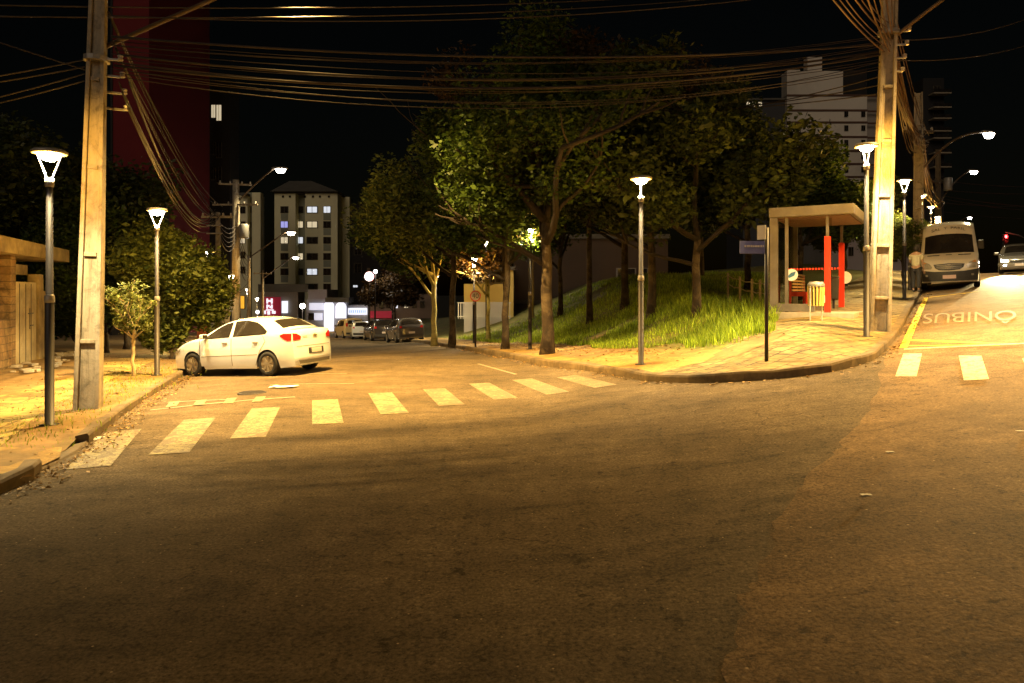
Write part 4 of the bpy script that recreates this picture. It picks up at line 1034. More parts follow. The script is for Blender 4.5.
v.top('cowl_vent', [(2.40, -.1), (2.40, .1), (2.35, .1), (2.35, -.1)], M['plastic'], .008)
v.mirror(1.95, 1.62, (.16, .2, .34), M['plastic'])
# dark lettering arching over the windscreen
fc = bpy.data.curves.new('van_words', 'FONT'); fc.body = 'SAL  Y  PARIL'; fo = bpy.data.objects.new('van_words', fc); col.objects.link(fo); bpy.context.view_layer.update()
me = bpy.data.meshes.new_from_object(fo.evaluated_get(bpy.context.evaluated_depsgraph_get())); bpy.data.objects.remove(fo)
bm = bmesh.new(); bm.from_mesh(me); bmesh.ops.triangulate(bm, faces=bm.faces); x0_ = min(q.co.x for q in bm.verts); x1_ = max(q.co.x for q in bm.verts)
for q in bm.verts:
    u = (q.co.x-x0_)/(x1_-x0_)*2-1; xx = 1.45-q.co.y*.12+.05*u*u; yy = u*.58
    q.co = (v.wrap(xx, yy)+.012, yy, v.topz(xx, yy)+.012)
bm.to_mesh(me); bm.free(); me.materials.append(M['plastic']); wo = bpy.data.objects.new('lettering', me); col.objects.link(wo); wo.parent = v.root
# oncoming car
suvP = dict(W=.88, r=.33, wheels=(1.3, -1.3), zb=.22, zmid=.65, zr=.55, x0f=1.4, x0r=-1.5, pinch=.1, nose=.2, tail=.12, tum=.36, belt=lambda x: 1.0-.02*x,
    top=[(2.12, .28), (2.11, .5), (2.09, .68), (2.03, .80), (1.85, .90), (1.5, .98), (1.15, 1.04), (1.0, 1.08), (.6, 1.33), (.35, 1.46), (.1, 1.52), (-.4, 1.56), (-1.3, 1.54), (-1.7, 1.47), (-1.85, 1.36), (-2.02, 1.05), (-2.06, .9), (-2.1, .5), (-2.11, .3)])
hatchP = dict(suvP); hatchP.update(W=.83, r=.29, wheels=(1.2, -1.2), top=[(1.9, .26), (1.89, .45), (1.86, .6), (1.78, .7), (1.6, .78), (1.2, .9), (1.0, .98), (.85, 1.06), (.5, 1.27), (.25, 1.38), (0, 1.43), (-.4, 1.46), (-1.1, 1.44), (-1.5, 1.36), (-1.68, 1.2), (-1.82, 1.0), (-1.86, .9), (-1.9, .5), (-1.91, .28)], x0f=1.2, x0r=-1.3, belt=lambda x: .93-.03*x)
boxyP = dict(suvP); boxyP.update(W=.85, r=.3, wheels=(1.25, -1.25), tum=.2, top=[(2.0, .26), (1.99, .5), (1.96, .7), (1.8, .82), (1.3, .95), (1.1, 1.02), (.75, 1.4), (.6, 1.55), (.3, 1.66), (-1.7, 1.72), (-1.86, 1.66), (-1.93, 1.2), (-1.97, .9), (-2.0, .5), (-2.01, .3)])
def dress(c, P, rear_glass, front_glass, tl, lit=False):
    for sd in (-1, 1):
        c.side('side_window', [(.8, 1.0), (.3, 1.45), (0, 1.5), (0, 1.0)], M['glass'], sd, .006, True)
        c.side('side_window', [(-.08, 1.0), (-.08, 1.5), (-1.25, 1.5), (-1.45, 1.15), (-1.3, 1.0)], M['glass'], sd, .006, True)
        c.end('tail_light', tl(sd), M['tail_red'], -1, .008)
        c.end('headlight', [(sd*.48, .62), (sd*.5, .72), (sd*.76, .74), (sd*.76, .62)], M['headlamp'] if not lit else M['white_lamp'], 1, .01)
    c.top('windshield', front_glass, M['glass']); c.top('rear_window', rear_glass, M['glass'], .01, nx=-1)
    c.end('licence_plate', [(-.2, .55), (-.2, .67), (.2, .67), (.2, .55)], M['plate'], -1, .012)
    c.end('grille', [(-.42, .56), (-.4, .68), (.4, .68), (.42, .56)], M['plastic'], 1)
    c.end('licence_plate', [(-.2, .4), (-.2, .52), (.2, .52), (.2, .4)], M['plate'], 1, .02)
    c.end('rear_bumper', [(-.7, .33), (-.72, .5), (.72, .5), (.7, .33)], M['plastic'], -1, .006)
    c.mirror(.85, 1.02, (.12, .2, .14))
silver = carpaint('silver_paint', (.30, .29, .28), .5); dark = carpaint('dark_paint', (.05, .045, .045), .3); beige = carpaint('beige_paint', (.5, .42, .25)); grey = carpaint('grey_paint', (.14, .13, .13), .4)
o1 = Car(suvP, silver, 'oncoming_car', (0, 0, 0), 0, 'dark silver car driving down the right street with its headlights on', 'car')
dress(o1, suvP, [(-1.75, -.5), (-1.75, .5), (-1.99, .55), (-1.99, -.55)], [(1.0, -.64), (1.0, .64), (.4, .54), (.4, -.54)], lambda sd: [(sd*.55, .9), (sd*.55, 1.05), (sd*.76, 1.05), (sd*.76, .9)], True)
o1.end('fog_light', [(.55, .40), (.55, .47), (.66, .47), (.66, .40)], M['white_lamp'], 1, .012); o1.end('fog_light', [(-.55, .40), (-.55, .47), (-.66, .47), (-.66, .40)], M['white_lamp'], 1, .012)
ox, oy = at(1020, 270, 35).x, 35; hdo = Vector((-.58, -.81)).normalized(); oc = Vector((ox, oy))-hdo*2.1
seat_on_road(o1.root, oc.x, oc.y, math.atan2(hdo.y, hdo.x), 1.3, .75, .4)
for sd in (-1, 1):
    sp_ = plight('headlight_beam', (2.2, sd*.62, .7), 60000, (1, .76, .34), .06, o1.root, (17, 1)); sp_.rotation_euler = (0, R(-80.5), 0)
def rear_car(P, paint_, px, Y, rz, lab, tlh=(.85, 1.0), rg=None, fg=None):
    q = Car(P, paint_, 'parked_car', (0, 0, 0), 0, lab, 'car', 'cars parked down the left street')
    xr_ = P['top'][-5][0]
    dress(q, P, rg, fg, lambda sd: [(sd*.58, tlh[0]), (sd*.58, tlh[1]), (sd*.75, tlh[1]), (sd*.75, tlh[0])])
    seat_on_road(q.root, (px-CX)/F*Y, Y, rz, 1.25, .72); return q
rg_s = [(-1.72, -.52), (-1.72, .52), (-1.98, .6), (-1.98, -.6)]; fg_s = [(1.0, -.64), (1.0, .64), (.4, .54), (.4, -.54)]
rear_car(suvP, grey, 404.5, 45.5, R(112), 'dark wagon parked nearest, its rear facing the camera beside the lit yellowish trunk', (.9, 1.04), rg_s, fg_s)
rear_car(suvP, dark, 379, 52, R(112), 'black car parked just ahead of the dark wagon', (.9, 1.04), rg_s, fg_s)
rg_h = [(-1.52, -.5), (-1.52, .5), (-1.80, .58), (-1.80, -.58)]; fg_h = [(.84, -.6), (.84, .6), (.3, .5), (.3, -.5)]
rear_car(hatchP, white, 361, 58, R(105), 'small white hatchback between the beige van-like car and the black car', (.86, 1.0), rg_h, fg_h)
rear_car(boxyP, beige, 348.5, 61, R(118), 'boxy beige car parked before the white arched shop front', (1.0, 1.3), [(-1.88, -.55), (-1.88, .55), (-1.925, .6), (-1.925, -.6)], [(1.08, -.66), (1.08, .66), (.65, .6), (.65, -.6)])

# ------------------------------------------------------------------ bus shelter
SH = Vector((.845, -.0)); base_z = 1.47
S0 = Vector((8.55, 17.6)); ax = Vector((.53, .848)).normalized(); bx = Vector((-ax.y, ax.x))     # ax: along the street, bx: away from it
sh = empty('bus_shelter', (S0.x, S0.y, base_z), math.atan2(ax.y, ax.x), 'grey bus shelter with red posts and a glazed end on the paved corner', 'bus shelter')
# local: x along the street (0..3), y away from street (0..1.95)
LX, LY = 3.0, 1.95
MB().box((LX/2, LY/2, 2.63), (LX+.12, LY+.1, .26)).build('roof', M['shelter_grey'], sh, bevel=.015)
MB().box((LX/2, LY/2, 2.49), (LX-.1, LY-.1, .03)).build('ceiling_panel', simple('brown_soffit', (.2, .12, .07), .7), sh)
MB().box((LX/2, LY/2, -.17), (LX+.1, LY+.1, .34)).build('plinth', M['concrete'], sh, bevel=.01)
for xx, yy, w in ((.08, LY-.06, .2), (LX-.1, LY-.1, .12), (.08, LY-.38, .08)): MB().box((xx, yy, 1.25), (w*.6, w, 2.5)).build('post', M['shelter_grey'], sh)
for xx in (.1, LX-.15):
    MB().box((xx, .58, 2.2), (.07, .07, .6)).build('post', M['shelter_grey'], sh)
    MB().box((xx, .58, .98), (.1, .15, 1.96)).build('red_column', M['red'], sh, bevel=.01)
MB().box((.08, LY-.55, .12), (.12, 1.05, .2)).build('sill', M['shelter_grey'], sh, bevel=.01)
def clearglass(name):
    t = NT(name); tr = t.n('ShaderNodeBsdfTransparent'); tr.inputs[0].default_value = (.86, .88, .82, 1); gl = t.n('ShaderNodeBsdfGlossy'); gl.inputs['Roughness'].default_value = .04
    fr = t.n('ShaderNodeFresnel'); ms = t.n('ShaderNodeMixShader'); nz = t.noise(2, 3)
    ad = t.n('ShaderNodeMath', operation='MULTIPLY'); t.l(fr.outputs[0], ad.inputs[0]); ad.inputs[1].default_value = .9
    t.l(ad.outputs[0], ms.inputs[0]); t.l(tr.outputs[0], ms.inputs[1]); t.l(gl.outputs[0], ms.inputs[2]); t.l(ms.outputs[0], t.out.inputs['Surface']); return t.m
cg = clearglass('shelter_glass')
gp = MB().box((.1, LY/2+.18, 1.33), (.012, 1.35, 2.2)).build('glass_panel', cg, sh)
MB().box((LX/2, LY-.05, 1.33), (LX-.3, .012, 2.2)).build('glass_panel', cg, sh)
for k in range(17): MB().box((.09, LY-.42-k*.075, 1.13), (.014, .045, .05)).build('red_mark', M['red'], gp)
# emblem disc on the glass: white and blue swoosh
em = MB().lathe([(.16, 0), (.16, .006), (.01, .007)], 24, (.085, 1.45, .98), Matrix.Rotation(-math.pi/2, 3, 'Y')).build('emblem', simple('emblem_white', (.7, .74, .75), .4, var=.08), gp)
MB().add([(.076, 1.56, .93), (.076, 1.46, 1.04), (.076, 1.34, 1.07), (.076, 1.38, .96), (.076, 1.50, .90)], [(0, 1, 2, 3, 4)]).build('swoosh', simple('swoosh_blue', (.05, .16, .3), .4), em)
for xx in (LX-.1,): MB().lathe([(.18, 0), (.18, .006), (.01, .007)], 24, (xx, .5, .95), Matrix.Rotation(-math.pi/2, 3, 'Y')).build('emblem', simple('emblem_white2', (.7, .74, .75), .4, var=.08), sh)
bn = empty('bench', (0, 0, 0)); bn.parent = sh
for k in range(6): MB().box((1.5, LY-.42-.0*k, .58+k*.085), (2.0, .3 if False else .035, .05)).build('slat', simple('bench_wood', (.35, .22, .08), .6), bn)
MB().box((1.5, LY-.62, .46), (2.05, .4, .05)).build('seat', M['red'], bn, bevel=.01)
for xx in (.46, 2.52):
    m_ = MB(); m_.box((xx, LY-.40, .58), (.05, .05, .85)); m_.box((xx, LY-.62, .475), (.055, .4, .12)); m_.box((xx, LY-.8, .3), (.05, .05, .3)); m_.build('end_frame', M['red'], bn)
MB().box((LX-.25, .7, 1.25), (.06, .75, 2.4)).build('map_frame', M['shelter_grey'], sh, bevel=.01) if False else None
# black bin hanging inside
x_ = S0+ax*2.3+bx*.72
bb = empty('black_bin', (x_.x, x_.y, base_z), math.atan2(ax.y, ax.x), 'black litter bin on a short stem inside the bus shelter between the red columns', 'litter bin')
MB().box((0, 0, .62), (.24, .24, .6), taper=1.08).build('bin_body', M['plastic'], bb, bevel=.03); MB().bar((0, 0, 0), (0, 0, .35), .06).build('stem', M['dark_metal'], bb); MB().box((0, 0, .95), (.28, .28, .05)).build('lid', M['plastic'], bb, bevel=.02)
# yellow slatted bin
bx0, by0 = GL(816, 320); bzz = hl(bx0, by0)
lb_ = empty('litter_bin', (bx0, by0, bzz), R(25), 'yellow slatted litter bin on posts in front of the bus shelter', 'litter bin')
yb = simple('yellow_slats', (.62, .44, .10), .6, var=.2, scale=8, dirt=(.35, .25, .08))
for k in range(14):
    a = 2*math.pi*k/14; o_ = MB(); o_.bar((.2*math.cos(a), .2*math.sin(a), .42), (.23*math.cos(a), .23*math.sin(a), 1.0), .075, .02); o_.build('slat', yb, lb_)
MB().lathe([(.17, .44), (.17, .46), (.195, .95), (.18, .95), (.16, .5), (.01, .5)], 18).build('liner', M['plastic'], lb_)
MB().lathe([(.25, .98), (.26, 1.0), (.26, 1.06), (.2, 1.13), (.02, 1.15)], 20).build('hood', M['grey_metal'], lb_)
for sx in (-.26, .26): MB().bar((sx, 0, -.05), (sx, 0, .98), .045, n=8).build('leg', M['concrete'], lb_)
lb_.scale = (.76, .76, .82)
MB().box((.24, -.12, .62), (.12, .02, .22), rz=.6).build('label_plate', simple('white_label', (.7, .68, .6), .5), lb_)

# ------------------------------------------------------------------ signs
sx_, sy_ = GL(766.5, 361); sz_ = hl(sx_, sy_)
sg = empty('street_name_sign', (sx_, sy_, sz_), 0, 'blue street name sign with a small white plate on a thin post at the corner', 'street sign')
MB().lathe([(.035, -.1), (.035, 2.46), (.005, 2.47)], 12).build('post', M['dark_metal'], sg, True)
MB().box((-.26, -.02, 2.10), (.50, .018, .23), rz=R(6)).build('blue_plate', simple('sign_blue', (.17, .20, .52), .45, var=.15, scale=6), sg, bevel=.004)
MB().box((-.08, .03, 2.38), (.17, .018, .26), rz=R(-50)).build('white_plate', simple('sign_white', (.7, .68, .62), .5, var=.1), sg, bevel=.004)
def text_obj(s, size, loc, mat, parent, rot=(math.pi/2, 0, 0), name='lettering', sx=1):
    c_ = bpy.data.curves.new(name, 'FONT'); c_.body = s; c_.size = size; c_.align_x = 'CENTER'; c_.align_y = 'CENTER'; c_.extrude = .002
    f_ = bpy.data.objects.new(name, c_); col.objects.link(f_); bpy.context.view_layer.update()
    me_ = bpy.data.meshes.new_from_object(f_.evaluated_get(bpy.context.evaluated_depsgraph_get())); bpy.data.objects.remove(f_)
    me_.materials.append(mat); o_ = bpy.data.objects.new(name, me_); col.objects.link(o_); o_.parent = parent; o_.location = loc; o_.rotation_euler = rot; o_.scale = (sx, 1, 1); return o_
# street plate wording is a pale, illegible line in the photograph
stl = simple('pale_letter', (.45, .45, .5), .5, bump=0)
mm = MB(); r_ = random.Random(2); xx = -.44
while xx < -.08:
    w_ = r_.uniform(.015, .03); mm.box((xx+w_/2, -.034+.1*(xx+.26)*0, 2.12), (w_, .003, .035)); xx += w_+r_.uniform(.008, .02)
mm.build('lettering', stl, sg).rotation_euler = (0, 0, R(6))
# 40 sign
px4, py4 = 475.5, 347; x4_, y4_ = GL(px4, py4); z4_ = hl(x4_, y4_)
s4 = empty('speed_limit_sign', (x4_, y4_, z4_), 0, 'round red-rimmed speed limit sign reading 40 on a post by the left street', 'road sign')
sc4 = y4_/F; zz4 = EYE-(296-HY)*sc4-z4_; r4 = 5.4*sc4
MB().lathe([(.04, -.1), (.035, zz4+r4*.8), (.005, zz4+r4*.85)], 10).build('post', M['dark_metal'], s4, True)
Rx = Matrix.Rotation(math.pi/2, 3, 'X')
MB().lathe([(r4*.8, 0), (r4, .003), (r4, .012), (r4*.8, .014)], 28, (0, -.045, zz4), Rx).build('red_rim', M['red'], s4)
MB().lathe([(r4*.81, .0), (r4*.81, .014), (.01, .0145)], 28, (0, -.046, zz4), Rx).build('face', simple('sign_face', (.55, .46, .38), .5, var=.08), s4)
text_obj('40', r4*1.25, (0, -.066, zz4), M['plastic'], s4, sx=1.0, name='number')

# ------------------------------------------------------------------ wire fence on the bank and dug spot
fx = [(641+i*0, 0) for i in ()]
wf = empty('wire_fence', (at(742, 0, 22).x, 22, hl(at(742, 0, 22).x, 22)), 0, 'low fence of pale posts and wires on top of the bank left of the shelter', 'fence')
posts = [(728, 25.5), (740, 24), (752, 22.8), (760, 22.2), (771, 21.4)]; prev = None
for px, Y in posts:
    X = (px-CX)/F*Y; z0 = hl(X, Y); l0 = wf.location
    MB().bar((X-l0.x, Y-l0.y, z0-l0.z-.1), (X-l0.x, Y-l0.y, z0-l0.z+.95), .07, n=4, w2=.06).build('post', M['bark_young'], wf)
    cur = Vector((X-l0.x, Y-l0.y, z0-l0.z))
    if prev is not None:
        for hz in (.55, .85): MB().tube([prev+Vector((0, 0, hz)), (prev+cur)/2+Vector((0, 0, hz-.05)), cur+Vector((0, 0, hz))], .014, 5).build('rail', M['bark_young'], wf)
    prev = cur

# ------------------------------------------------------------------ person by the van
def skin_person(name, loc, rz, lab):
    root = empty(name, loc, rz, lab, 'person')
    def skin(nm, verts, edges, radii, mat, sub=2):
        me_ = bpy.data.meshes.new(nm); me_.from_pydata(verts, edges, []); o_ = bpy.data.objects.new(nm, me_); col.objects.link(o_); o_.parent = root
        sk = o_.modifiers.new('skin', 'SKIN'); sk.use_smooth_shade = True
        for i_, r_ in enumerate(radii): me_.skin_vertices[0].data[i_].radius = r_ if isinstance(r_, tuple) else (r_, r_)
        me_.skin_vertices[0].data[0].use_root = True
        s_ = o_.modifiers.new('sub', 'SUBSURF'); s_.levels = sub; s_.render_levels = sub; me_.materials.append(mat); return o_
    skinm = simple('skin', (.28, .16, .09), .6, var=.1, bump=0); shirt = simple('olive_shirt', (.36, .32, .2), .9, var=.2, scale=9); pants = simple('black_trousers', (.018, .016, .016), .9, var=.3, scale=12); hair = simple('dark_hair', (.015, .011, .009), .7, var=.3, scale=40)
    # faces +x
    bodyv = [(0, 0, .95), (0, 0, 1.12), (.01, 0, 1.3), (.0, 0, 1.43), (.01, 0, 1.5), (.03, 0, 1.56), (.04, 0, 1.64), (.03, 0, 1.70),
             (0, .18, 1.40), (.05, .22, 1.15), (.24, .20, 1.08), (.32, .19, 1.09),
             (0, -.18, 1.40), (.02, -.22, 1.14), (.12, -.22, .92), (.15, -.22, .84),
             (.0, .09, .9), (.03, .1, .5), (0, .1, .1), (.0, -.09, .9), (-.02, -.1, .5), (-.04, -.1, .1), (.1, .1, .05), (.07, -.1, .05)]
    bodye = [(0, 1), (1, 2), (2, 3), (3, 4), (4, 5), (5, 6), (6, 7), (3, 8), (8, 9), (9, 10), (10, 11), (3, 12), (12, 13), (13, 14), (14, 15), (0, 16), (16, 17), (17, 18), (0, 19), (19, 20), (20, 21), (18, 22), (21, 23)]
    rad = [(.12, .15), (.11, .14), (.11, .16), (.09, .15), .055, .065, (.1, .08), (.075, .065), .06, .045, .035, .025, .06, .045, .035, .025, .085, .055, .04, .085, .055, .04, .04, .04]
    skin('body', bodyv, bodye, rad, skinm)
    skin('shirt', [(0, 0, .93), (0, 0, 1.12), (.01, 0, 1.3), (0, 0, 1.42), (0, .185, 1.39), (.04, .215, 1.2), (0, -.185, 1.39), (.02, -.215, 1.2)], [(0, 1), (1, 2), (2, 3), (3, 4), (4, 5), (3, 6), (6, 7)], [(.15, .18), (.135, .165), (.135, .185), (.1, .16), .078, .066, .078, .066], shirt)
    skin('trousers', [(0, 0, .98), (0, .095, .88), (.03, .1, .5), (0, .1, .12), (0, -.095, .88), (-.02, -.1, .5), (-.04, -.1, .12)], [(0, 1), (1, 2), (2, 3), (0, 4), (4, 5), (5, 6)], [(.13, .16), .105, .075, .06, .105, .075, .06], pants)
    for sy in (1, -1):
        xo = 0 if sy > 0 else -.04
        skin('shoe', [(xo-.03, sy*.1, .045), (xo+.08, sy*.1, .045), (xo+.17, sy*.1, .035)], [(0, 1), (1, 2)], [.045, .045, .03], M['plastic'])
    h_ = MB().lathe([(.03, 1.52), (.088, 1.56), (.1, 1.63), (.095, 1.7), (.06, 1.745), (.005, 1.755)], 16, (.012, 0, .0)); h_.build('hair', hair, root, True)
    fc_ = MB(); fc_.lathe([(.004, -.02), (.012, 0), (.004, .02)], 8, (.14, 0, 1.62)); fc_.build('nose', skinm, root, True)
    for sy in (-1, 1):
        MB().lathe([(.003, -.008), (.008, 0), (.003, .008)], 8, (.128, sy*.032, 1.65)).build('eye', M['plastic'], root, True)
        MB().lathe([(.006, -.03), (.018, 0), (.006, .03)], 8, (.035, sy*.09, 1.63)).build('ear', skinm, root, True)
    MB().box((.132, 0, 1.575), (.01, .045, .01)).build('mouth', simple('lips', (.2, .08, .06), .6), root, bevel=.003)
    for (hx, hy, hz, dx, dz) in ((.34, .19, 1.09, 1, -.1), (.16, -.22, .82, .35, -1)):       # palms with five fingers
        d = Vector((dx, 0, dz)).normalized(); up = Vector((0, 1, 0)); hv = [tuple(Vector((hx, hy, hz))), tuple(Vector((hx, hy, hz))+d*.07)]; he = [(0, 1)]; hr = [(.022, .03), (.02, .034)]
        b0 = Vector(hv[1])
        for k, L_ in enumerate((.055, .07, .075, .068)):
            p0 = b0+up*(k-1.5)*.02; n_ = len(hv); dn = Vector((-d.z*.5, 0, -abs(d.x)*.5))
            hv += [tuple(p0), tuple(p0+d*L_*.5+dn*.01), tuple(p0+d*L_*.9+dn*.045)]; he += [(1, n_), (n_, n_+1), (n_+1, n_+2)]; hr += [.009, .0085, .007]
        n_ = len(hv); t0 = Vector(hv[0])+up*.02; hv += [tuple(t0+up*.025+d*.02), tuple(t0+up*.035+d*.06)]; he += [(0, n_), (n_, n_+1)]; hr += [.011, .009]
        skin('hand', hv, he, hr, skinm, 1)
    return root
ppx, ppy = at(916, 0, 26.6).x, 26.6
skin_person('person', (ppx, ppy, hl(ppx, ppy)), R(40), 'person in an olive shirt and black trousers standing at the window of the white van')
bx1, by1 = at(910, 0, 27.6).x, 27.6
bo = empty('dark_post', (bx1, by1, hl(bx1, by1)), 0, 'short dark post standing just left of the person by the van', 'post')
MB().lathe([(.09, -.05), (.075, .05), (.07, 1.0), (.075, 1.02), (.05, 1.1), (.01, 1.12)], 12).build('shaft', M['dark_metal'], bo, True)
MB().lathe([(.08, .9), (.08, .96)], 12).build('band', M['grey_metal'], bo)

# ------------------------------------------------------------------ traffic light
tl = at(1004, 243, 62); tb = zr(tl.x, tl.y)
tx = empty('traffic_light', (tl.x+3.4, tl.y+1.5, tb), 0, 'red traffic light hanging from an arm above the oncoming car', 'traffic light')
MB().lathe([(.1, -.3), (.08, tl.z-tb+.7), (.01, tl.z-tb+.72)], 12).build('post', M['dark_metal'], tx, True)
MB().tube([(0, 0, tl.z-tb+.3), (-1.5, -.7, tl.z-tb+.75), (-3.2, -1.4, tl.z-tb+.95)], .05, 8).build('arm', M['grey_metal'], tx, True)
hs_ = MB().box((-3.4, -1.5, tl.z-tb+.15), (.42, .3, 1.25)).build('housing', M['plastic'], tx, bevel=.03)
redl = glow('red_signal', (1, .02, .02), 45)
for k, (mt) in enumerate((redl, M['plastic'], M['plastic'])):
    MB().lathe([(.15, 0), (.15, .05), (.01, .07)], 16, (-3.4, -1.66, tl.z-tb+.55-.38*k), Rx).build('lens', mt, hs_)
    MB().lathe([(.17, 0), (.17, .16), (.155, .16), (.155, .02)], 16, (-3.4, -1.66, tl.z-tb+.55-.38*k), Rx).build('visor', M['plastic'], hs_)
plight('signal_glow', (tl.x, tl.y-.6, tl.z+.5), 60, (1, .03, .02), .1)

# ------------------------------------------------------------------ ruined house on the left
A0 = Vector((-12.8, 17.5)); A1 = Vector((-14.8, 23.0)); fd = (A1-A0).normalized(); LW = (A1-A0).length
rh = empty('ruined_house', (A0.x, A0.y, hs2(A0.x, A0.y)), math.atan2(fd.y, fd.x), 'abandoned flat-roofed masonry house front at the left edge', 'house')
# local x along the facade (0 = left edge of view, growing away), local y to the back-left
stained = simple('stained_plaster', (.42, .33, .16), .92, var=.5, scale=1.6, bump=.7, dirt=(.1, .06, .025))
z0 = -.25; H0 = 3.15
MB().box((.5, .55, H0-.02), (10.0, 1.7, .40)).build('roof_slab', stained, rh, bevel=.02)
MB().box((-2.45, .12, .45), (6.3, .24, 1.6)).build('low_wall', M['brick'], rh)
MB().box((1.02, .14, 1.4), (.42, .28, 3.12)).build('pillar', M['brick'], rh, bevel=.01)
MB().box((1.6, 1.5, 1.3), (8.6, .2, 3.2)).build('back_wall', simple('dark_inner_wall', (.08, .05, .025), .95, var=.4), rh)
MB().box((-.3, .35, 1.9), (1.5, .08, 1.5)).build('inner_panel', stained, rh, bevel=.02)
dr = MB().box((2.45, .16, 1.05), (2.15, .08, 2.4)).build('pale_door', simple('pale_flaking_door', (.6, .52, .32), .8, var=.4, scale=1.2, bump=.6, dirt=(.2, .12, .04)), rh, bevel=.01)
for xx in (1.95, 2.5, 3.0): MB().box((xx, .112, 1.05), (.025, .012, 2.3)).build('door_groove', M['seam'], dr)
MB().box((2.95, .105, 1.35), (.5, .01, .03)).build('graffiti_stroke', M['plastic'], dr); MB().box((2.85, .105, 1.2), (.03, .01, .6)).build('graffiti_stroke', M['plastic'], dr); MB().box((3.05, .105, 1.0), (.3, .01, .03)).build('graffiti_stroke', M['plastic'], dr)
MB().box((2.5, .5, 2.62), (2.9, .1, .3)).build('door_lintel', stained, rh)
MB().box((3.85, .22, 1.2), (.5, .3, 2.6)).build('pillar', stained, rh, bevel=.03)
MB().box((4.9, .3, .95), (1.7, .25, 2.1)).build('end_wall', stained, rh, bevel=.05)
rnd = random.Random(4); m_ = MB()
for _ in range(46):
    x, y = rnd.uniform(-1, 5.2), rnd.uniform(-1.1, -.1); s = rnd.uniform(.04, .16); m_.box((x, y, s*.2+.02), (s*1.6, s, s*.5), rz=rnd.uniform(0, 3))
rb = m_.build('rubble', M['concrete'], bevel=.01); rb.location = rh.location; rb.rotation_euler = rh.rotation_euler; rb['kind'] = 'stuff'

# ------------------------------------------------------------------ buildings
winlit = glow('lit_window', (1, .84, .55), .55); winlit2 = glow('lit_window_cool', (.85, .9, 1), .75); winblue = glow('lit_window_blue', (.45, .45, 1), .7)
windark = M['glass']
def block(root, a, b, Y, y0, y1, depth, mat, name='wall', dY=0):
    """box whose front face spans pixel columns a..b and rows y0 (top)..y1 at depth Y, standing in the world"""
    A_, B_ = at(a, y0, Y), at(b, y1, Y); l = root.location
    return MB().box(((A_.x+B_.x)/2-l.x, Y+depth/2-l.y, (A_.z+B_.z)/2-l.z), (B_.x-A_.x, depth, A_.z-B_.z)).build(name, mat, root)
def panel(root, a, b, Y, y0, y1, mat, name, proud=.06, parent=None, th=.08):
    A_, B_ = at(a, y0, Y), at(b, y1, Y); l = root.location
    return MB().box(((A_.x+B_.x)/2-l.x, Y-proud-l.y, (A_.z+B_.z)/2-l.z), (B_.x-A_.x, th, A_.z-B_.z)).build(name, mat, parent or root)
def window(root, a, b, Y, y0, y1, pane, frame=None, proud=.06):
    w = panel(root, a, b, Y, y0, y1, frame or M['seam'], 'window', proud); q = (b-a)*.08
    panel(root, a+q, b-q, Y, y0+q*.6, y1-q*.6, pane, 'pane', proud+.06, parent=w, th=.06)
    m = (a+b)/2; panel(root, m-q*.25, m+q*.25, Y, y0+q*.6, y1-q*.6, frame or M['seam'], 'mullion', proud+.11, parent=w, th=.05)
    return w
cream = simple('cream_render', (.85, .80, .52), .9, var=.06, scale=.15, bump=.05, dirt=(.66, .6, .42)); creamd = simple('grey_green_spandrel', (.32, .33, .25), .9, var=.1, scale=.3)
roofm = simple('dark_roof', (.12, .11, .09), .9, var=.2, scale=.5)
Y1 = 135
ap = empty('apartment_building', at(306, 330, Y1), 0, 'cream six storey apartment block with scattered lit windows at the end of the left street', 'building')
block(ap, 274.5, 295.5, Y1, 193, 336, 4, cream); block(ap, 295.5, 305, Y1+2, 193, 336, 2, creamd); block(ap, 305, 337.5, Y1, 192, 336, 3, cream); block(ap, 340.5, 349.5, Y1+4, 197, 336, 1.5, cream); block(ap, 334, 342, Y1+6, 199, 336, 2, creamd)
l = ap.location; A_, B_ = at(272, 192, Y1), at(339, 192, Y1); mid = at(304, 184, Y1+6)
MB().add([(A_.x-l.x, Y1-1-l.y, A_.z-l.z), (B_.x-l.x, Y1-1-l.y, A_.z-l.z), (B_.x-l.x, Y1+13-l.y, A_.z-l.z), (A_.x-l.x, Y1+13-l.y, A_.z-l.z), (mid.x-3-l.x, mid.y-l.y, mid.z-l.z+.6), (mid.x+1.5-l.x, mid.y-l.y, mid.z-l.z+.6)],
    [(0, 1, 5, 4), (1, 2, 5), (2, 3, 4, 5), (3, 0, 4), (0, 3, 2, 1)]).build('roof', roofm, ap)
block(ap, 274.5, 337.5, Y1-.3, 190.8, 193.2, 12.6, roofm, 'cornice')
rows = [209.7, 224.6, 240.3, 256.5, 271.8, 287]
lit = {(2, 0): winlit2, (3, 0): winlit2, (0, 1): winblue, (1, 1): winlit, (2, 1): winlit, (0, 2): winlit, (1, 2): winlit2, (1, 3): winlit, (2, 4): winlit2}
for ri, yy in enumerate(rows):
    for ci, (a, b, dY) in enumerate(((280.5, 288.5, 0), (295.8, 303.6, 2), (306.6, 318, 0), (323.3, 331, 0))):
        if ri == 5 and ci < 2: continue
        window(ap, a, b, Y1+dY, yy-3.4, yy+3.4, lit.get((ci, ri), windark))
    for a, b in ((281, 288), (323.5, 330.8)):
        if ri < 5: panel(ap, a, b, Y1, yy+3.9, yy+10.5, creamd, 'spandrel', .03)
for px in (283, 290, 305, 313, 320, 329, 344): window(ap, px-1.0, px+1.0, Y1 if px < 340 else Y1+4, 195.5, 197.6, windark)
ap2 = empty('apartment_building', at(250, 330, 120), 0, 'narrow pale apartment block behind the left street poles, left of the cream block', 'building')
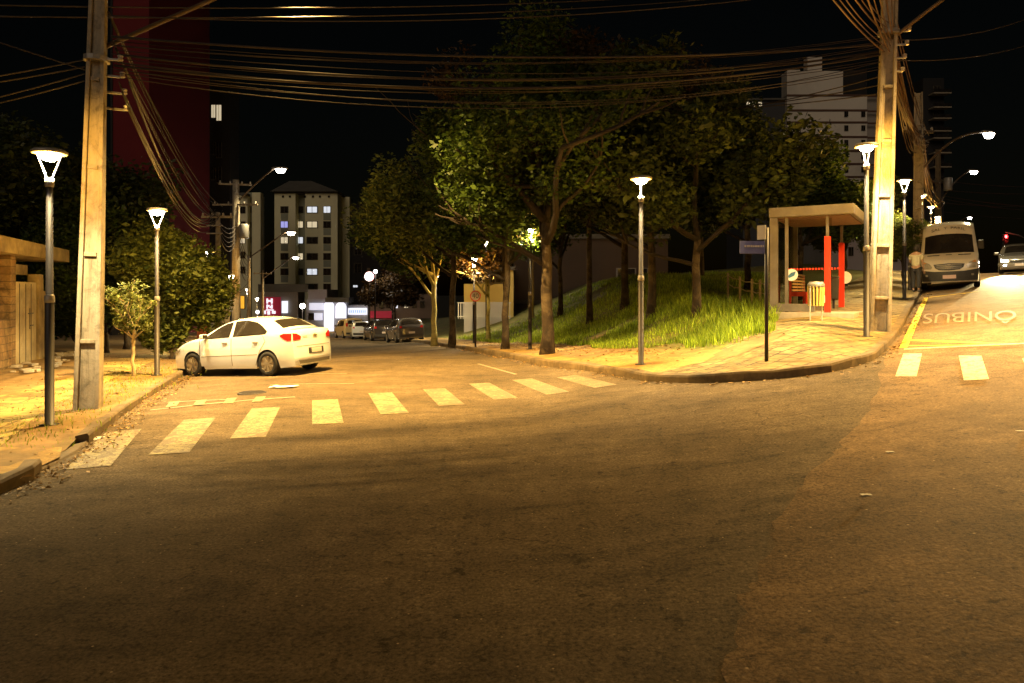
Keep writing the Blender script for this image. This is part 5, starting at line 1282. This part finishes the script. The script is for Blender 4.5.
block(ap2, 239, 247.5, 120, 195, 335, 1.4, cream); block(ap2, 252, 260.5, 120, 192.5, 335, 1.4, cream); block(ap2, 247.5, 252, 121.5, 192.5, 335, 6, creamd); block(ap2, 239, 246, 118.8, 192.6, 195, 2, roofm, 'balcony_slab')
for i, yy in enumerate((210, 225, 240, 255, 270)):
    window(ap2, 240.5, 245.5, 120, yy-3.5, yy+3.5, winlit if i == 2 else windark); window(ap2, 247.9, 251.6, 121.5, yy-3, yy+3, windark)
redt = simple('dark_red_tower', (.13, .006, .01), .9, var=.12, scale=.1, bump=0); blackb = simple('night_facade', (.02, .018, .018), .9, var=.2, scale=.2)
rt = empty('red_tower', at(165, 330, 70), 0, 'tall dark red windowless tower face behind the left concrete pole', 'building')
block(rt, 112, 149, 70, -160, 345, 14, redt); panel(rt, 111, 113, 70, -160, 345, blackb, 'corner_strip')
rt2 = empty('dark_tower', at(220, 330, 88), 0, 'black tower with one small lit window beside the red tower', 'building')
block(rt2, 206, 230, 88, 80, 345, 3, blackb)
for yy in (113, 150, 175): window(rt2, 211.5, 216, 88, yy-8, yy+5, winlit if yy == 113 else windark); window(rt2, 216.5, 222, 88, yy-8, yy+8, winlit if yy == 113 else windark)
# shop row at the end of the street
shopw = simple('shop_white', (.4, .39, .40), .7, var=.08, scale=.4); signred = glow('sign_red', (.45, .02, .05), .22); sgw = glow('sign_white', (.9, .9, 1), 1.1); shopl = glow('shop_light', (.8, .82, 1), .7); sgy = glow('sign_orange', (1, .5, .04), .8)
Y2 = 98
s1 = empty('red_sign_shop', at(270, 331, Y2), 0, 'shop with a red illuminated sign bearing white marks behind the white sedan', 'shop')
block(s1, 258, 298, Y2, 291, 334, 3, simple('shop_grey', (.3, .28, .25), .8, var=.15)); block(s1, 258, 308, Y2-1.2, 284, 292, 3, roofm, 'canopy')
sp1 = panel(s1, 263, 281.5, Y2, 297, 316, signred, 'red_sign', .3)
# stacked white marks
for (a, b, y0, y1) in ((267.5, 269, 298.5, 303.5), (272, 273.6, 298.5, 303.5), (269, 272, 300, 301.8), (267.5, 269, 304.5, 308.5), (272, 273.6, 304.5, 308.5), (269, 270.6, 305, 306.6), (270.6, 272, 306.4, 308), (267, 274.5, 309.3, 310.5), (265, 267, 310.5, 314), (268.5, 271, 311, 314.5), (273, 276.5, 310.8, 313.6)):
    panel(s1, a, b, Y2, y0, y1, sgw, 'white_mark', .42, parent=sp1)
panel(s1, 282.5, 288.5, Y2, 301, 313, sgw, 'lit_showcase', .3)
s2 = empty('arched_shop', at(325, 331, 96), 0, 'bright white shop front with two arches and a dark canopy at the street end', 'shop')
block(s2, 306, 347, 96, 299, 334, 3, shopw); block(s2, 308, 327, 95.8, 289.5, 299.5, 6, simple('lilac_fascia', (.36, .33, .36), .8, var=.1), 'fascia')
cp = block(s2, 325, 349, 94.6, 297.5, 302.5, 3, roofm, 'canopy')
def arch(root, a, b, Y, ytop, ybot, mat, name='arch'):
    A_, B_ = at(a, ytop, Y), at(b, ybot, Y); l = root.location; w = (B_.x-A_.x)/2; cx = (A_.x+B_.x)/2; zt = A_.z-w
    vs = [(A_.x-l.x, Y-.5-l.y, B_.z-l.z), (B_.x-l.x, Y-.5-l.y, B_.z-l.z)]+[(cx+w*math.cos(t_)-l.x, Y-.5-l.y, zt+w*math.sin(t_)-l.z) for t_ in [math.pi*k/12 for k in range(13)]]
    n = len(vs); vs += [(x, y+.4, z) for x, y, z in vs]
    return MB().add(vs, [tuple(range(n)), tuple(range(n, 2*n))[::-1]]+[(i, n+i, n+(i+1) % n, (i+1) % n) for i in range(n)]).build(name, mat, root)
arch(s2, 325, 334, 96, 301, 331, sgw); arch(s2, 336.5, 346.5, 96, 302, 318, sgw)
panel(s2, 336.5, 346.5, 96, 319, 331, shopw, 'door'); panel(s2, 310, 324, 96, 303, 310, shopl, 'lit_sign', .3); panel(s2, 309, 314.5, 96, 313, 320, windark, 'window', .3); panel(s2, 315, 323, 96, 313, 320, shopl, 'lit_window', .3)
s3 = empty('blue_white_shop', at(358, 328, 97), 0, 'low shop with bluish white lit sign just right of the arched shop', 'shop')
block(s3, 347.5, 368, 97, 305, 334, 7, shopw); panel(s3, 348, 367.5, 97, 308, 314.5, sgw, 'lit_sign', .3); panel(s3, 361.5, 364.5, 97, 320, 327, windark, 'window', .3)
for k in range(9): panel(s3, 350+k*1.9, 351.1+k*1.9, 97, 309.8, 313, glow('sign_blue_letter', (.25, .35, .6), 1.0) if k == 0 else bpy.data.materials['sign_blue_letter'], 'sign_letter', .42)
s4_ = empty('dark_building', at(356, 328, 112), 0, 'black office block with a single lit strip above the blue white shop', 'building')
block(s4_, 350, 384, 112, 204, 334, 10, blackb)
block(s4_, 367, 370, 111.4, 268, 334, 1, simple('brown_pier', (.2, .14, .09), .8), 'pier'); window(s4_, 353, 358, 112, 285, 287.5, winlit2)
for yy in (215, 232, 250, 268): window(s4_, 354, 362, 112, yy-5, yy+5, windark)
s5 = empty('corner_shops', at(400, 328, 90), 0, 'dim row of shops with red fascia behind the parked cars', 'shop')
block(s5, 369, 432, 92, 294, 334, 6, simple('dim_shop_wall', (.2, .14, .1), .8, var=.3, scale=.3)); panel(s5, 370, 392, 92, 311, 318, signred, 'red_fascia', .3); panel(s5, 396, 398, 92, 303, 308, sgw, 'lamp_panel', .3)
for a in (379, 386, 404, 412, 420): window(s5, a, a+4.5, 92, 301, 308, winlit if a in (404,) else windark)
# round illuminated signs on posts
for (px, py, Y, rr, lab) in ((369.5, 276.5, 75, 5.0, 'large round white illuminated sign above the parked cars'), (374.5, 296, 78, 3.6, 'small round white illuminated sign below the large round one')):
    p = at(px, py, Y); zb_ = zr(p.x, p.y); q = empty('round_sign', (p.x, p.y, zb_), 0, lab, 'lit sign'); rm = rr*Y/F
    MB().lathe([(rm, 0), (rm*1.02, .05), (rm, .2), (rm*.95, .22)], 28, (0, .1, p.z-zb_), Rx).build('rim', M['red'], q); MB().lathe([(rm*.94, 0), (rm*.94, .02), (.01, .03)], 28, (0, -.125, p.z-zb_), Rx).build('face', glow('round_sign_face', (1, .93, .95), 1.6) if rr > 4 else bpy.data.materials['round_sign_face'], q)
    MB().bar((0, .1, -.2), (0, .1, p.z-zb_-rm*.9), .12, n=8).build('post', M['dark_metal'], q)
def bulb(px, py, Y, rr, lab, e, c=(1, .9, .75), h=None):
    p = at(px, py, Y); zb_ = min(zr(p.x, p.y), p.z-2); q = empty('globe_lamp', (p.x, p.y, zb_), 0, lab, 'street lamp'); rm = rr*Y/F
    MB().bar((0, 0, -.2), (0, 0, p.z-zb_-rm), .09, n=8).build('post', M['dark_metal'], q)
    MB().lathe([(rm*.3, -rm), (rm*.8, -rm*.6), (rm, 0), (rm*.8, rm*.6), (rm*.1, rm)], 14, (0, 0, p.z-zb_)).build('globe', M['lamp_far'], q, True); MB().lathe([(rm*.4, rm*.92), (rm*.35, rm*1.15), (.01, rm*1.2)], 12, (0, 0, p.z-zb_)).build('cap', M['dark_metal'], q)
    if e: plight('globe_glow', (p.x, p.y-rm*1.3, p.z), e, c, rm*.5)
bulb(302.5, 306, 88, 2.6, 'bright globe lamp between the red sign shop and the arched shop', 700)
bulb(375.5, 271.5, 74, 1.8, 'small star-bright lamp at the rim of the large round sign', 500)
bulb(257.5, 312, 86, 1.5, 'low globe lamp glowing above the roof of the white sedan', 300)
bulb(486, 243, 46, 2.6, 'white lamp shining through the leaves above the yellow building', 900)
bulb(507, 243, 42, 1.2, 'tiny lamp deep in the foliage right of the leaf-hidden white lamp', 0) if False else None
bulb(363, 246, 95, .1, 'x', 0) if False else None
# orange signboard at left street
os_ = empty('orange_signboard', (at(240.5, 0, 70).x, 70, zr(at(240.5, 0, 70).x, 70)), 0, 'orange lit signboard fixed near the distant poles', 'sign'); l = os_.location
panel(os_, 237.5, 244.5, 70, 296, 308.5, sgy, 'board', .1); panel(os_, 236.8, 245.2, 70, 295.3, 309.2, M['dark_metal'], 'frame', 0); MB().bar((0, 0, -.2), (0, 0, 1.7), .12).build('post', M['dark_metal'], os_)
for (px, pw, Y, y0, y1, c_, lab) in ((203, 12, 52, 292, 345, (.5, .12, .03), 'low orange painted wall segment behind the lit bush'), (215, 8, 56, 292, 345, (.5, .48, .36), 'pale gate pillar wall beside the orange wall'), (228, 14, 60, 300, 345, (.18, .14, .08), 'dark yellow fence wall behind the distant poles')):
    w_ = empty('street_wall', at(px, y1, Y), 0, lab, 'wall'); block(w_, px-pw/2, px+pw/2, Y, y0, y1, .3, simple('wall_paint', c_, .85, var=.25, scale=.8), 'panel'); block(w_, px-pw/2-.4, px+pw/2+.4, Y-.05, y0-1.2, y0, .4, M['concrete'], 'coping')
# yellow building and long wall behind the park
Y3 = 50
yellow = simple('yellow_render', (.55, .40, .10), .85, var=.1, scale=.4, dirt=(.42, .3, .1)); whitew = simple('white_render', (.5, .48, .42), .85, var=.12, scale=.5)
yb_ = empty('yellow_building', at(490, 318, Y3), 0, 'low yellow building with white base and railing behind the forked pale tree', 'building')
block(yb_, 464, 512, Y3, 284, 302, 8, yellow); block(yb_, 464, 512.5, Y3+.05, 302, 345, 8, whitew, 'base_wall'); block(yb_, 507, 513.5, Y3-.5, 270, 345, .9, yellow, 'pillar'); block(yb_, 478, 513.5, Y3+1.2, 270, 284, 6, simple('upper_recess', (.2, .17, .12), .9), 'upper_storey'); block(yb_, 462, 515, Y3-.8, 266.5, 270, 10, roofm, 'roof')
for k in range(5): window(yb_, 480+k*5.4, 484+k*5.4, Y3+1.2, 272, 282, winlit2 if k == 1 else windark)
rl = empty('railing', at(478, 318, Y3-2), 0, 'white vertical bar railing in front of the yellow building', 'railing')
for k in range(22): panel(rl, 458+k*2.45, 458.7+k*2.45, Y3-2, 303, 319, whitew, 'bar', 0, th=.04)
panel(rl, 457.5, 511, Y3-2, 302.3, 303.4, whitew, 'top_rail', 0, th=.06); panel(rl, 457.5, 511, Y3-2, 316, 317, whitew, 'bottom_rail', 0, th=.06)
wb_ = empty('warehouse', at(585, 312, 56), 0, 'long windowless beige building behind the park trees', 'building')
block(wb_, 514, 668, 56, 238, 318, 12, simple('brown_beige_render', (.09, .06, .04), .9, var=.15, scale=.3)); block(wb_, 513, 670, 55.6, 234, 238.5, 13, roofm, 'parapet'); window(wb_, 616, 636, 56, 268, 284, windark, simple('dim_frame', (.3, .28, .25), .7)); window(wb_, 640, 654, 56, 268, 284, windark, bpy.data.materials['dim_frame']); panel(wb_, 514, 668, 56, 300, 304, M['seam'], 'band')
lw = empty('white_house', at(862, 290, 62), 0, 'plain white walled house seen through the bus shelter and behind the corner pole', 'house')
block(lw, 826, 915, 62, 222, 300, 10, simple('lilac_grey_render', (.3, .26, .28), .9, var=.08, scale=.3)); block(lw, 824, 917, 61.6, 219, 223, 11, roofm, 'parapet'); window(lw, 848, 853, 62, 247, 256, windark); window(lw, 889, 897, 62, 250, 262, windark)
# striped apartment building
Y4 = 150
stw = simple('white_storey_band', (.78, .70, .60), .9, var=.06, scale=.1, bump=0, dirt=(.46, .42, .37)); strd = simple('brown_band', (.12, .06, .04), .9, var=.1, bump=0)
sb = empty('striped_building', at(850, 300, Y4), 0, 'white apartment building with dark horizontal bands and a stepped roof behind the corner pole', 'building')
block(sb, 787, 843, Y4, 71, 95, 3, stw); block(sb, 807.5, 822, Y4+.5, 57, 71.5, 2, stw, 'roof_tower'); block(sb, 788, 800, Y4+1, 71.2-1.4, 71.4, 4, stw, 'parapet'); block(sb, 787, 867, Y4, 96.5, 300, 3, stw)
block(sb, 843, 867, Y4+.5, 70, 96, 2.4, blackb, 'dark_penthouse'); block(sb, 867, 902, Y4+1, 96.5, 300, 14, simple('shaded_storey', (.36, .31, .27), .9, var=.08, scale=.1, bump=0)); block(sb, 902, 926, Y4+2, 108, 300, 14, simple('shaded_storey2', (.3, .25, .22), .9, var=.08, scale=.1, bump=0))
for yy in (94.5, 109.5, 121.5, 136, 150, 163, 176, 190, 203, 216):
    panel(sb, 786.6, 867.3, Y4, yy, yy+1.9, strd, 'band', .1); panel(sb, 867.5, 926, Y4, yy+1, yy+2.9, strd, 'band', .1)
for yy in (114.5, 128.5, 143, 157, 170, 183):
    for px in (844, 861, 890, 915): window(sb, px, px+4, Y4, yy-3, yy+2.5, winlit if (yy == 143 and px == 890) else windark, None, .14)
window(sb, 894.5, 898, Y4, 140, 145.5, winlit, None, .14); window(sb, 888.5, 892.5, Y4, 140, 145.5, winlit, None, .14)
bt = empty('balcony_tower', at(936, 300, 120), 0, 'dark tower with stacked balconies to the right of the striped building', 'building')
block(bt, 923, 944, 120, 78, 300, 10, blackb)
bal = simple('balcony_edge', (.34, .28, .2), .8, var=.1)
for k, yy in enumerate((95, 109, 120, 132.5, 139.5, 154, 168, 182)):
    o_ = panel(bt, 928, 945.5, 120, yy, yy+1.2, bal, 'balcony', .9, th=1.6); panel(bt, 928, 945.5, 120, yy-3.4, yy-.2, windark, 'balustrade', 1.6, parent=o_, th=.05)
    if k % 2 == 0: window(bt, 933, 940, 120, yy-9, yy-4, windark)
dh = empty('hill_house', at(757, 300, 130), 0, 'dim grey block with lit windows left of the striped building', 'building')
block(dh, 743, 785, 130, 99.5, 300, 10, simple('dim_grey_render', (.06, .06, .065), .9, var=.1, scale=.2)); block(dh, 742, 786, 129.5, 98, 99.7, 11, roofm, 'roof')
for a in (746, 751.5, 758): window(dh, a, a+4, 130, 102, 107, winlit)
window(dh, 782, 784.5, 130, 131, 136, winlit)
bk = empty('left_backdrop_block', at(30, 330, 60), 0, 'very dark low block behind the black tree at the far left', 'building')
block(bk, -60, 112, 60, 175, 345, 10, blackb); block(bk, -62, 113, 59.6, 172, 175, 11, roofm, 'roof'); window(bk, 80, 90, 60, 200, 214, windark)

# ------------------------------------------------------------------ light, sky, camera
w = bpy.data.worlds.new('World'); scene.world = w; w.use_nodes = True
sky = w.node_tree.nodes.new('ShaderNodeTexSky'); sky.sky_type = 'NISHITA'; sky.sun_disc = False; sky.sun_elevation = R(2); sky.sun_rotation = R(200)
bgn = w.node_tree.nodes['Background']; w.node_tree.links.new(sky.outputs['Color'], bgn.inputs['Color']); bgn.inputs['Strength'].default_value = .001
su = bpy.data.lights.new('city_glow', 'SUN'); su.energy = .42; su.angle = R(35); su.color = (1, .80, .58)
so = bpy.data.objects.new('city_glow', su); col.objects.link(so); so.rotation_euler = (R(62), 0, R(-14))
cam = bpy.data.cameras.new('camera'); cam.sensor_width = 36; cam.lens = F/1024*36; cam.shift_x = 0; cam.shift_y = (HY-341.5)/1024; cam.clip_end = 4000; cam.clip_start = .1
co = bpy.data.objects.new('camera', cam); col.objects.link(co); co.location = (0, 0, EYE); co.rotation_euler = (math.pi/2, 0, 0); scene.camera = co
scene.view_settings.view_transform = 'Standard'; scene.view_settings.look = 'None'; scene.view_settings.exposure = 0
